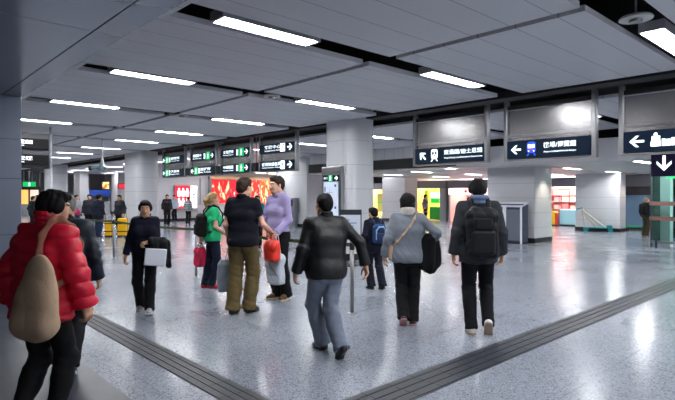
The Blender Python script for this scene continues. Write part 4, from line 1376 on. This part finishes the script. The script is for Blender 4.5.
        hem_clip = [(s.t(0, 0, hem), -(T @ V3(0, 0, 1)))]
        pr.append(RC(s.t(-.07 * w, -.005, .02), s.t(.07 * w, -.005, .3), .0, .0))
        pr[-1] = RC(s.t(0, -.004, .0), s.t(0, -.004, .3), .100 * w ** .5 + inf, .108 * w ** .5 + inf, (T @ V3(1, 0, 0), 1.5), k=.05)
        for p in pr: p.clips = list(p.clips) + hem_clip
        ai = inf * .45 if arm_inf is None else arm_inf
        for i in (0, 1):
            if sleeve == 'short':
                pr += s.arm(i, ai + .006, end=.62, short=True)
            elif sleeve == 'mid':
                pr += s.arm(i, ai, end=.25)
            else:
                pr += s.arm(i, ai, r=(.052, .043, .03 + cuff), end=end)
        f1 = folds(amp * .6, 20, seed, (1.2, 1.2, 1.1))
        el = [s.arms[0][1], s.arms[1][1]]
        def disp(P):
            o = f1(P)
            for q in el:
                dd = np.linalg.norm(P - q, axis=1)
                o = o + .0035 * np.exp(-(dd / .11) ** 2) * np.sin(P @ nrm(V3(.4, .5, 1)) * 90)
            if quilt > 0:
                o = o + quilt * (1 - 1.6 * np.abs(np.sin(PI * (P[:, 2] + .02 * np.sin(P[:, 0] * 9)) / qs)) ** .7)
            return o
        s.emit(name, pr, max(.0075, s.vox), .03, m, disp=disp, clips=[(s.t(0, -.01, neck), T @ nrm(V3(0, .25, 1)))])
        if collar > 0:
            s.collar(collar, cm or m, inf)
    def collar(s, hgt, m, inf, name='collar', r=.068, thick=.014, z=.525):
        pr = []
        N = 14
        pts = []
        for q in range(N + 1):
            a = R_(90 + 22 + (360 - 44) * q / N)
            pts.append((r * math.cos(a), -.012 + r * 1.05 * math.sin(a)))
        for (x0, y0), (x1, y1) in zip(pts[:-1], pts[1:]):
            for zz in np.linspace(0, hgt, max(2, int(hgt / .018))):
                pr.append(RC(s.t(x0, y0 - .2 * zz, z + zz + (.02 if y0 < -.04 else -.005)), s.t(x1, y1 - .2 * zz, z + zz + (.02 if y1 < -.04 else -.005)), thick, thick))
        s.emit(name, pr, max(.007, s.vox), .012, m)

    def shoes(s, m, sole=None, high=False, name='shoe'):
        for i in (0, 1):
            A, M = s.legs[i][2], s.footM[i]
            g = lambda x, y, z: A + M @ V3(x, y, z)
            up = M @ V3(0, 0, 1)
            cl = [(g(0, 0, -.085 + (.022 if sole else 0)), -up)]
            sx = 1 if i == 0 else -1
            pr = [RC(g(0, -.035, -.045), g(.0, .085, -.055), .040, .043, clips=cl), RC(g(0, .085, -.058), g(-sx * .008, .145, -.062), .043, .034, clips=cl),
                  RC(g(0, -.015, -.04), g(0, -.01, .012 + (.04 if high else 0)), .04, .043, clips=[(g(0, 0, .015 + (.04 if high else 0)), up)]), RC(g(0, .0, -.01), g(0, .075, -.035), .036, .036, clips=cl)]
            o = s.emit(name, pr, max(.007, s.vox), .02, m)
            if sole:
                cl2 = [(g(0, 0, -.062), up), (g(0, 0, -.086), -up)]
                pr = [RC(g(0, -.035, -.074), g(.0, .085, -.074), .043, .046, clips=cl2), RC(g(0, .085, -.074), g(-sx * .008, .147, -.074), .046, .037, clips=cl2)]
                so_ = s.emit('sole', pr, max(.007, s.vox), .015, sole, parent=o)

    # ---- things carried: top-level objects in the person's place
    def carry(s, name, label, cat, parts, group=None):
        """parts: list of (part name, prims, voxel, k, mats, disp, clips); the first is the main one"""
        built = []
        for p in parts:
            Vt, Q = grow(p['prims'], p.get('h', .008), p.get('k', .02), p.get('disp'), p.get('clips', ()))
            built.append((p, Vt * s.k, Q))
        zmin = min(b[1][:, 2].min() for b in built)
        c = built[0][1].mean(0); c = np.array([c[0], c[1], zmin])
        cr, sr = math.cos(s.rz), math.sin(s.rz)
        wl = s.loc + np.array([c[0] * cr - c[1] * sr, c[0] * sr + c[1] * cr, c[2]])
        e = empty(name, tuple(wl), s.rz, label, cat, group)
        for p, Vt, Q in built:
            mesh_from(p['name'], Vt - c, Q, p['mats'], e)
        return e

def chain(pts, r, flat=None, k=None):
    return [RC(a, b, r, r, flat, k=k) for a, b in zip(pts[:-1], pts[1:])]
M_hairblack = mat('hair_black', (18, 16, 17), rough=.62, noise=.2, nscale=60, spec=.15)
M_hairbrown = mat('hair_brown', (46, 33, 26), spec=.2, rough=.6, noise=.25, nscale=60)
M_hairblond = mat('hair_blond', (150, 118, 74), rough=.5, noise=.25, nscale=60)
M_hairgrey = mat('hair_grey', (92, 90, 90), rough=.5, noise=.2, nscale=60)
# ================================================================== the people
def backpack(p, label, cols, size=(.15, .085, .23), z=.27, back=.135, group=None, strap_y=.135, one=False, vox=.008, pocket=True, trim=None):
    t, T = p.t, p.T
    cz = z
    c = t(0, -back - size[1], cz)
    n = T @ V3(0, 1, 0)
    main = [BX(c, size, .075, T), BX(t(0, -back - size[1] * .9, cz + size[2] * .55), (size[0] * .82, size[1] * .8, size[2] * .55), .07, T, k=.04)]
    parts = [dict(name='main_bag', prims=main, h=vox, k=.03, mats=cols[0], disp=folds(.006, 22, 9))]
    if pocket:
        parts.append(dict(name='front_pocket', prims=[BX(t(0, -back - size[1] * 1.95, cz - size[2] * .32), (size[0] * .74, .04, size[2] * .5), .038, T)], h=vox, k=.01, mats=cols[1]))
        parts.append(dict(name='upper_pocket', prims=[BX(t(0, -back - size[1] * 1.8, cz + size[2] * .42), (size[0] * .6, .035, size[2] * .28), .032, T)], h=vox, k=.01, mats=cols[1]))
    for sx in ((1,) if one else (1, -1)):
        pts = [t(sx * .085, -back - .02, .46), t(sx * .09, -.09, .535), t(sx * .095, -.01, .56), t(sx * .1, .075, .52), t(sx * .11, strap_y + .005, .42), t(sx * .125, strap_y - .002, .28), t(sx * .165, .05, .15), t(sx * .15, -back, .08)]
        parts.append(dict(name='shoulder_strap', prims=chain(pts, .022, (n, .5)), h=vox, k=.012, mats=cols[1]))
    parts.append(dict(name='grab_handle', prims=chain([t(-.04, -back - .03, cz + size[2]), t(-.03, -back - .03, cz + size[2] + .035), t(.03, -back - .03, cz + size[2] + .035), t(.04, -back - .03, cz + size[2])], .009), h=.007, k=.01, mats=cols[1]))
    if trim:
        parts.append(dict(name='reflective_trim', prims=chain([t(-.11, -back - size[1] * 2 - .0, cz - .1), t(-.11, -back - size[1] * 2, cz + .08), t(-.05, -back - size[1] * 2 - .01, cz + .15), t(.05, -back - size[1] * 2 - .01, cz + .15), t(.11, -back - size[1] * 2, cz + .08), t(.11, -back - size[1] * 2, cz - .1)], .014), h=.007, k=.01, mats=trim))
    return p.carry('backpack', label, 'backpack', parts, group)

def carrier(p, i, name, label, cat, m, w, h, d, drop=.12, off=(0, 0, 0), yaw=0, hm=None, soft=.02, mark=None, group=None):
    """bag hanging by two loops from hand i"""
    g = p.grip[i] + V3(*off)
    M = rotm(yaw, 0, 0)
    c = g - V3(0, 0, drop + h / 2)
    q = lambda x, y, z: c + M @ V3(x, y, z)
    prims = [BX(c - V3(0, 0, h * .06), (w / 2, d / 2, h * .44), soft * 1.6, M), BX(c + V3(0, 0, h * .3), (w * .4, d * .3, h * .2), soft, M, k=.06)]
    parts = [dict(name='bag_body', prims=prims, h=.008, k=.01, mats=m, disp=folds(.012, 24, 31))]
    for s_ in (1, -1):
        parts.append(dict(name='handle', prims=chain([q(-w * .22, s_ * d * .3, h / 2 - .01), q(-w * .1, s_ * .012, h / 2 + drop - .02), q(w * .1, s_ * .012, h / 2 + drop - .02), q(w * .22, s_ * d * .3, h / 2 - .01)], .007), h=.006, k=.008, mats=hm or m))
    if mark is not None:
        parts.append(dict(name='printed_panel', prims=[BX(q(0, d / 2 + .0, 0), (w * .3, .012, h * .22), .008, M)], h=.007, k=.005, mats=mark))
    return p.carry(name, label, cat, parts, group)

# ---- 1 red quilted jacket, beige shoulder bag
m_red = cloth('red_quilt', (206, 18, 50), rough=.5, noise=.1, spec=.4)
m_blk = cloth('black_cloth', (12, 12, 15))
m_blk2 = cloth('black_wool', (15, 15, 18))
m_beige = cloth('beige_canvas', (186, 158, 132), noise=.1)
p = Person('person in a red quilted jacket with a beige shoulder bag, nearest at left', .935, 3.975, 1.65, 18, hip_drop=.02, lean=5, fem=True, sw=.165, slim=1.06,
           feet=[(.09, .1, 0, -4), (-.09, -.1, 25, 4)], wr=((.13, .05, -.49), (-.15, .0, -.49)), head=(-34, 4), vox=.006, poles=((.8, -.8, 0), (-.7, -.8, 0)))
p.body()
p.hair('crop', M_hairblack, 2)
p.top('quilted_jacket', m_red, inf=.04, hem=-.10, collar=.07, quilt=.011, flare=.012, end=.97, cuff=.02, arm_inf=.03, qs=.105, amp=.006)
p.trousers(m_blk, inf=.012, flare=.008)
p.shoes(mat('boot_black', (20, 20, 22), rough=.4))
t = p.t
bc = lambda x, y, z: t(.21 + x, -.245 + y, z + .02)
p.carry('shoulder_bag', 'large slouchy beige shoulder bag hanging behind the red jacket', 'bag', [
    dict(name='bag_body', prims=[EL(bc(-.01, 0, -.05), (.18, .07, .19), p.T), EL(bc(.0, .0, .12), (.12, .05, .19), p.T, k=.08), RC(bc(-.1, 0, -.14), bc(.09, 0, -.14), .07, .07, k=.06)], h=.008, k=.05, mats=m_beige, disp=folds(.006, 16, 5, (1, 1, .4))),
    dict(name='strap', prims=chain([bc(-.02, 0, .22), bc(-.05, .03, .32), bc(-.08, .07, .44), bc(-.08, .14, .545), t(.13, -.02, .575), t(.135, .08, .52), t(.15, .145, .4), t(.2, .1, .25), t(.23, -.05, .16), bc(.1, -.0, .1)], .024, (p.T @ V3(1, 0, 0), .6)), h=.008, k=.02, mats=cloth('tan_strap', (126, 78, 62)))])

# ---- 2 dark jacket behind
p = Person('person in a dark blue-grey jacket walking behind the red jacket', 1.39, 5.16, 1.62, -14, lean=4, feet=[(.09, -.15, 35, -4), (-.08, .15, 0, 6)], hip_drop=.02,
           wr=((.1, .04, -.5), (-.09, .05, -.5)), sw=.18, slim=1.08, head=(14, 6))
p.body(); p.hair('short', M_hairgrey, 4)
p.top('jacket', cloth('slate_jacket', (30, 35, 45), rough=.5), inf=.034, hem=-.12, collar=.04, amp=.008, cuff=.02)
p.trousers(cloth('dark_trousers', (15, 16, 21)), inf=.02, flare=.02)
p.shoes(mat('trainer_dark', (40, 44, 54), rough=.5), sole=mat('trainer_sole', (170, 185, 205), rough=.5))

# ---- 3 navy jumper, white bag and black coat
m_navy = cloth('navy_knit', (12, 14, 32))
p = Person('person in a navy roll-neck walking towards us with a white bag', 2.9, 7.02, 1.54, 168, hip_drop=.015, fem=True, sw=.148, slim=.94,
           feet=[(.09, .0, 10, -10), (-.08, .14, -6, 6)], wr=((.13, .02, -.51), (.07, .22, -.30)), head=(6, 8),
           hand_pose=(None, dict(palm=(.3, -.3, -1), curl=45, dir=(.9, .3, -.2))))
p.body(); p.hair('crop', M_hairblack, 6)
p.top('roll_neck', m_navy, inf=.02, hem=-.09, collar=.045, amp=.005)
p.trousers(m_blk, inf=.016, flare=.018)
p.shoes(mat('shoe_pale', (150, 148, 152), rough=.5), sole=mat('sole_white', (205, 205, 205), rough=.5))
t = p.t
g = p.grip[1]
p.carry('coat', 'black coat draped over the arm of the person in navy', 'coat', [
    dict(name='folded_cloth', prims=[RC(t(-.27, .16, .16), t(-.12, .25, .19), .055, .05), RC(t(-.27, .19, .14), t(-.28, .17, -.14), .075, .06, k=.05), RC(t(-.15, .26, .14), t(-.16, .24, .0), .06, .05, k=.05), RC(t(-.31, .1, .12), t(-.35, .06, -.2), .06, .045, k=.05)],
         h=.008, k=.03, mats=m_blk2, disp=folds(.01, 24, 8, (1, 1, .5)))])
p.carry('paper_bag', 'flat white bag held in front of the person in navy', 'bag', [
    dict(name='bag_body', prims=[BX(t(-.19, .33, -.05), (.15, .03, .125), .012, rotm(4, 0, -5))], h=.008, k=.01, mats=mat('bag_white', (216, 220, 228), rough=.5)),
    dict(name='handle', prims=chain([t(-.23, .33, .07), t(-.16, .28, .16), t(-.12, .33, .07)], .007), h=.006, k=.01, mats=m_blk)])

# ---- 4 green shirt
p = Person('person in a bright green t-shirt with a blond ponytail', 4.5, 8.02, 1.63, 62, fem=True, sw=.165, slim=1.06, skin='pale', feet=[(.08, .06, 0, -12), (-.08, -.04, 0, 10)],
           wr=((.06, .2, -.42), (-.06, -.16, -.49)), head=(0, -8), poles=((.3, -1, -.3), None))
p.body(brows=M_hairblond); p.hair('pony', M_hairblond, 8)
p.top('t_shirt', cloth('green_shirt', (32, 172, 110), noise=.08), inf=.018, hem=-.05, sleeve='short')
p.trousers(cloth('dark_jeans', (17, 23, 42)), inf=.012, flare=.012)
p.shoes(mat('shoe_red', (170, 40, 44), rough=.5))
backpack(p, 'black rucksack slung on the back of the green t-shirt', (m_blk, m_blk2), size=(.14, .08, .2), z=.2)
carrier(p, 1, 'shopping_bag', 'pink-red bag hanging behind the person in green', 'bag', cloth('bag_pink', (200, 40, 74)), .3, .34, .1, drop=.1, yaw=20, hm=m_blk, mark=m_blk)

# ---- 5 navy polo, khaki trousers
p = Person('person in a navy polo shirt and khaki trousers with back turned', 3.86, 6.06, 1.83, 12, sw=.162, slim=1.02, skin='pale', feet=[(.11, .1, 0, -25), (-.1, -.02, 0, 4)], hip_drop=.0,
           wr=((.11, .24, -.36), (-.05, .08, -.5)), head=(-26, 2), poles=((.25, -1, -.4), None), hand_pose=(dict(palm=(-.4, 0, -1), curl=60), dict(curl=55)))
p.body(brows=M_hairbrown); p.hair('short', M_hairbrown, 10)
p.top('polo_shirt', cloth('navy_polo', (10, 12, 24), noise=.1), inf=.02, hem=-.06, sleeve='short', collar=.02)
p.trousers(cloth('khaki', (92, 78, 48), noise=.12), inf=.022, flare=.028, seed=5, amp=.007)
p.shoes(mat('leather_black', (16, 16, 18), rough=.3))
carrier(p, 0, 'carrier_bag', 'orange-red carrier bag hanging between the two men who chat', 'bag', mat('bag_red', (226, 52, 36), rough=.4), .22, .26, .12, drop=.09, yaw=-30)
carrier(p, 0, 'carrier_bag', 'tall white carrier bag below the orange-red one', 'bag', mat('bag_pale', (186, 192, 202), rough=.45), .26, .4, .12, drop=.27, off=(.03, .1, 0), yaw=-30)
carrier(p, 1, 'carrier_bag', 'grey carrier bag beside the khaki trousers', 'bag', mat('bag_grey', (132, 140, 152), rough=.5), .3, .42, .1, drop=.16, off=(-.05, .04, 0), yaw=25)

# ---- 6 lilac shirt
p = Person('tall person in a lilac shirt and black trousers facing left', 4.72, 6.44, 1.88, -134, sw=.172, slim=.86, skin='pale', feet=[(.1, .04, 0, -14), (-.11, .0, 0, 22)],
           wr=((.06, .26, -.36), (.0, .17, -.45)), head=(-8, 2), poles=(None, (-.4, -1, -.2)), hand_pose=(dict(curl=50), dict(curl=40, palm=(1, -.4, 0))))
p.body(brows=M_hairbrown); p.hair('short', M_hairbrown, 12)
p.top('shirt', cloth('lilac_shirt', (160, 150, 192), noise=.05), inf=.012, hem=-.02, collar=.02, amp=.003, seed=21)
p.trousers(cloth('black_trousers', (12, 12, 16)), inf=.018, flare=.022)
p.belt(mat('belt_black', (16, 15, 15), rough=.35), top=.0)
p.shoes(cloth('suede_brown', (86, 64, 48)), sole=mat('sole_cream', (190, 176, 150), rough=.5))

# ---- 7 leather jacket, grey jeans
m_lea = mat('black_leather', (11, 12, 14), rough=.46, noise=.1, nscale=20, bump=.2, bscale=60, spec=.4)
p = Person('person in a black leather jacket and grey jeans walking away in mid-stride', 3.5, 3.95, 1.66, -22, lean=4, yaw=-4, sw=.176, slim=1.1, hip_drop=.045,
           feet=[(.05, -.27, 46, 8), (-.03, .2, 0, 16)], wr=((.24, -.08, -.45), (-.13, .04, -.5)), head=(8, 2), poles=((.8, -.5, .1), None))
p.body(); p.hair('thin', M_hairblack, 14)
p.top('leather_jacket', m_lea, inf=.028, hem=-.09, collar=.03, amp=.004, seed=33, cuff=.016)
p.trousers(cloth('grey_jeans', (112, 120, 136), noise=.22, nscale=9), inf=.02, flare=.02, seed=7, amp=.006)
p.shoes(mat('leather_black', (16, 16, 18)))

# ---- 8 child
p = Person('child in navy with a blue backpack, standing behind the woman in grey', 6.48, 6.08, 1.38, -28, sw=.165, slim=1.05, feet=[(.1, -.12, 12, -8), (-.09, .08, 0, 10)],
           wr=((.08, .05, -.5), (-.14, .06, -.48)), head=(10, 6))
p.body(); p.hair('short', M_hairblack, 16)
m_nv = cloth('navy_coat', (13, 16, 32))
p.top('jacket', m_nv, inf=.036, hem=-.16, collar=.03, amp=.007)
p.trousers(cloth('navy_trousers', (20, 22, 36)), inf=.02, flare=.03)
p.shoes(mat('leather_black', (16, 16, 18)), sole=mat('rubber_black', (26, 26, 28), rough=.6))
backpack(p, 'blue backpack with pale trim on the child in navy', (cloth('bp_blue', (40, 62, 104)), cloth('bp_navy', (30, 44, 76))), size=(.15, .07, .19), z=.24, trim=mat('trim_pale', (130, 170, 200), rough=.5))

# ---- 9 grey cardigan
m_gry = cloth('grey_knit', (118, 124, 134), noise=.1)
p = Person('person with bobbed hair in a pale grey jumper walking away', 5.0, 4.12, 1.62, 6, fem=True, sw=.165, slim=1.08, hip_drop=.01, feet=[(.075, .08, 0, -6), (-.06, -.08, 38, 4)],
           wr=((.12, .14, -.36), (-.13, .02, -.5)), head=(-4, 3), poles=((.9, -.6, 0), None), hand_pose=(dict(palm=(-1, 0, .3), curl=40, dir=(-.3, .9, .1)), None))
p.body(); p.hair('bob', M_hairblack, 18)
p.top('jumper', m_gry, inf=.028, hem=-.08, amp=.006, cuff=.016, seed=41)
p.collar(.055, cloth('cream_scarf', (206, 200, 192)), .02, name='scarf', r=.072, thick=.022, z=.515)
p.trousers(m_blk, inf=.016, flare=.02)
p.shoes(mat('trainer_black', (32, 30, 34), rough=.5), sole=mat('sole_pink', (178, 120, 120), rough=.5))
t = p.t
p.carry('coat', 'black coat hanging over the right arm of the person in grey', 'coat', [
    dict(name='folded_cloth', prims=[RC(t(.24, -.04, .2), t(.27, .16, .16), .065, .06), RC(t(.27, -.02, .17), t(.28, -.02, -.16), .08, .075, (V3(0, 1, 0), .75), k=.05), RC(t(.34, .08, .15), t(.37, .06, -.12), .07, .06, k=.05), RC(t(.2, -.04, .12), t(.2, -.05, -.14), .06, .05, (V3(0, 1, 0), .7), k=.05)],
         h=.008, k=.03, mats=cloth('coat_black', (11, 11, 16)), disp=folds(.011, 26, 18, (1, 1, .4)))])
sy = -.152
p.carry('shoulder_bag', 'small beige bag on a strap across the grey jumper', 'bag', [
    dict(name='bag_body', prims=[BX(t(-.215, .03, .02), (.035, .12, .1), .03, p.T)], h=.008, k=.02, mats=m_beige),
    dict(name='strap', prims=chain([t(-.2, -.06, .1), t(-.13, -.125, .17), t(-.06, sy, .26), t(.02, sy + .005, .36), t(.08, -.12, .46), t(.11, -.06, .535), t(.115, .01, .55), t(.08, .1, .48), t(0, .15, .36), t(-.1, .155, .22), t(-.2, .1, .1)], .014, (p.T @ V3(0, 1, 0), .5)), h=.007, k=.012, mats=m_beige)])

# ---- 10 man with black backpack
m_char = cloth('charcoal_coat', (44, 47, 53), noise=.12)
p = Person('person in a charcoal coat with a large black backpack walking away', 5.31, 3.32, 1.8, 5, sw=.176, slim=1.08, hip_drop=.012, skin='asian', feet=[(.09, -.1, 58, -6), (-.09, .04, 0, 4)],
           wr=((.085, .03, -.51), (-.09, .0, -.51)), head=(0, 4))
p.body(); p.hair('crop', M_hairblack, 20)
p.top('coat', m_char, inf=.03, hem=-.13, amp=.006, cuff=.018, seed=51, flare=.004)
p.collar(.05, cloth('blue_hood', (92, 108, 140)), .02, name='hood', r=.078, thick=.026, z=.505)
p.trousers(cloth('black_jeans', (12, 13, 18)), inf=.014, flare=.012)
p.shoes(mat('trainer_white', (200, 198, 198), rough=.5), sole=mat('sole_taupe', (150, 128, 112), rough=.6))
backpack(p, 'large black backpack on the back of the charcoal coat', (cloth('bp_black', (9, 10, 12), rough=.6), cloth('bp_black2', (15, 15, 18), rough=.55)), size=(.165, .09, .26), z=.19, back=.14, strap_y=.15)

# ---- people farther off (same builder, coarser)
def far(label, X, Y, H, face, top, trs, hair='short', hm=None, sleeve='long', hem=-.08, head=(0, 0), wr=None, feet=None, inf=.03, skin='asian', fem=False, shoe=None, vox=.011, lean=0, slim=1.05):
    q = Person(label, X, Y, H, face, vox=vox, wr=wr or ((.08, .03, -.5), (-.08, .03, -.5)), feet=feet, head=head, skin=skin, fem=fem, lean=lean, slim=slim)
    q.body(); q.hair(hair, hm or M_hairblack, 3)
    q.top('jacket', top, inf=inf, hem=hem, sleeve=sleeve, collar=.02)
    q.trousers(trs, inf=.016, flare=.015)
    q.shoes(shoe or mat('leather_black', (16, 16, 18)))
    return q
m_olive = cloth('olive_trousers', (62, 58, 40)); m_dkj = cloth('dark_green_jacket', (34, 42, 44))
q = far('person in a dark jacket and olive trousers by the glass lift', 22.5, 6.62, 1.5, 70, m_dkj, m_olive, hair='thin', hm=M_hairblond, skin='pale', shoe=mat('shoe_tan', (110, 60, 40), rough=.5))
backpack(q, 'black backpack worn by the person near the glass lift', (m_blk, m_blk2), vox=.011)
m_str = bpy.data.materials.new('striped_shirt'); m_str.use_nodes = True
_nt = m_str.node_tree; _tc = _nt.nodes.new('ShaderNodeTexCoord'); _wv = _nt.nodes.new('ShaderNodeTexWave')
_wv.bands_direction = 'Z'; _wv.inputs['Scale'].default_value = 3.2
_cr = _nt.nodes.new('ShaderNodeValToRGB'); _cr.color_ramp.elements[0].position = .45; _cr.color_ramp.elements[0].color = lin((62, 72, 76)); _cr.color_ramp.elements[1].position = .55; _cr.color_ramp.elements[1].color = lin((176, 184, 184))
_nt.links.new(_tc.outputs['Object'], _wv.inputs['Vector']); _nt.links.new(_wv.outputs['Fac'], _cr.inputs['Fac']); _nt.links.new(_cr.outputs[0], _nt.nodes['Principled BSDF'].inputs['Base Color'])
far('person in a striped top standing before the red poster box', 13.4, 26.6, 1.5, 10, m_str, m_blk)
far('person in a long dark coat left of the poster box', 11.9, 26.0, 1.62, 150, cloth('dark_coat', (30, 28, 32)), m_blk, hem=-.3, hair='long', fem=True)
far('person in a pale shirt far off in the passage left of the poster box', 13.9, 29.4, 1.6, 190, cloth('pale_shirt', (150, 158, 172)), m_blk)
far('person in black behind the white service counter', 16.05, 29.2, 1.62, 185, m_blk2, m_blk, vox=.012, slim=1.0)
far('person in a dark blue coat beside the yellow suitcases', 6.75, 20.7, 1.62, 20, cloth('blue_coat', (26, 32, 48)), cloth('blue_jeans', (34, 46, 74)), hem=-.2, inf=.045, slim=1.2)
far('person in dark clothes left of the dark blue coat group', 7.0, 22.6, 1.62, 160, cloth('dark_jacket_b', (34, 36, 46)), m_blk, inf=.04)
far('person in a dark jacket right of the dark blue coat, near the left pillar', 7.85, 21.6, 1.6, 200, cloth('dark_jacket_c', (32, 34, 42)), m_blk, inf=.04)
q = far('person in a light grey hooded top holding a pink bag, far left', 6.9, 24.0, 1.6, 120, cloth('light_grey_top', (160, 164, 170)), cloth('mid_jeans', (60, 78, 112)), wr=((.08, .22, -.4), (-.08, .1, -.48)))
q.carry('bag', 'pink bag held by the person in light grey, far left', 'bag', [dict(name='bag_body', prims=[EL(q.t(.12, .27, .0), (.1, .15, .15), q.T)], h=.011, k=.02, mats=cloth('pink_bag', (206, 60, 110))),
        dict(name='handle', prims=chain([q.t(.12, .2, .1), q.t(.14, .24, .22), q.t(.12, .34, .1)], .014), h=.01, k=.01, mats=m_blk)])
far('person in a black coat far left beneath the double sign', 6.1, 27.0, 1.6, 170, m_blk2, m_blk, hem=-.3, inf=.045, hair='long', fem=True)
far('person in dark clothes at the lit shop fronts far left', 5.6, 25.6, 1.55, 30, cloth('dark_green_coat', (24, 34, 34)), m_blk, hem=-.15)
far('person in a grey coat at the green shop counter', 25.4, 19.55, 1.62, 120, cloth('grey_coat', (96, 100, 112)), m_blk, hem=-.35, hair='bob', fem=True)
q = far('person in a pink top in front of the pink shop shelves', 26.1, 12.5, 1.6, 200, cloth('pink_top', (214, 140, 190)), cloth('pale_trousers', (180, 150, 170)), hair='bob', fem=True)
far('person in teal half hidden behind the navy polo shirt', 8.9, 13.2, 1.58, 165, cloth('teal_top', (30, 120, 140)), m_blk)
far('person in a black jacket half hidden behind the lilac shirt', 9.0, 12.1, 1.52, 160, m_blk2, m_blk)
# ================================================================== camera, light, view
cam = bpy.data.cameras.new('camera')
cam.sensor_width = 36.0
cam.lens = 36.0 * 518.0 / 675.0
cam.shift_y = -5.0 / 675.0
cam.clip_end = 200
co = bpy.data.objects.new('camera', cam)
COL.objects.link(co)
co.location = (0, 0, 1.6)
co.rotation_euler = (PI / 2, 0, -R_(90 - 47.2))
scene.camera = co
w = bpy.data.worlds.new('hall_air'); scene.world = w; w.use_nodes = True
w.node_tree.nodes['Background'].inputs[0].default_value = lin((215, 222, 236))
w.node_tree.nodes['Background'].inputs[1].default_value = 1.2
vs = scene.view_settings
vs.view_transform = 'Standard'; vs.look = 'None'; vs.gamma = 1.0; vs.use_curve_mapping = False
vs.exposure = 0.0
scene.cycles.use_denoising = True
scene.cycles.max_bounces = 8
scene.cycles.sample_clamp_indirect = 4.0
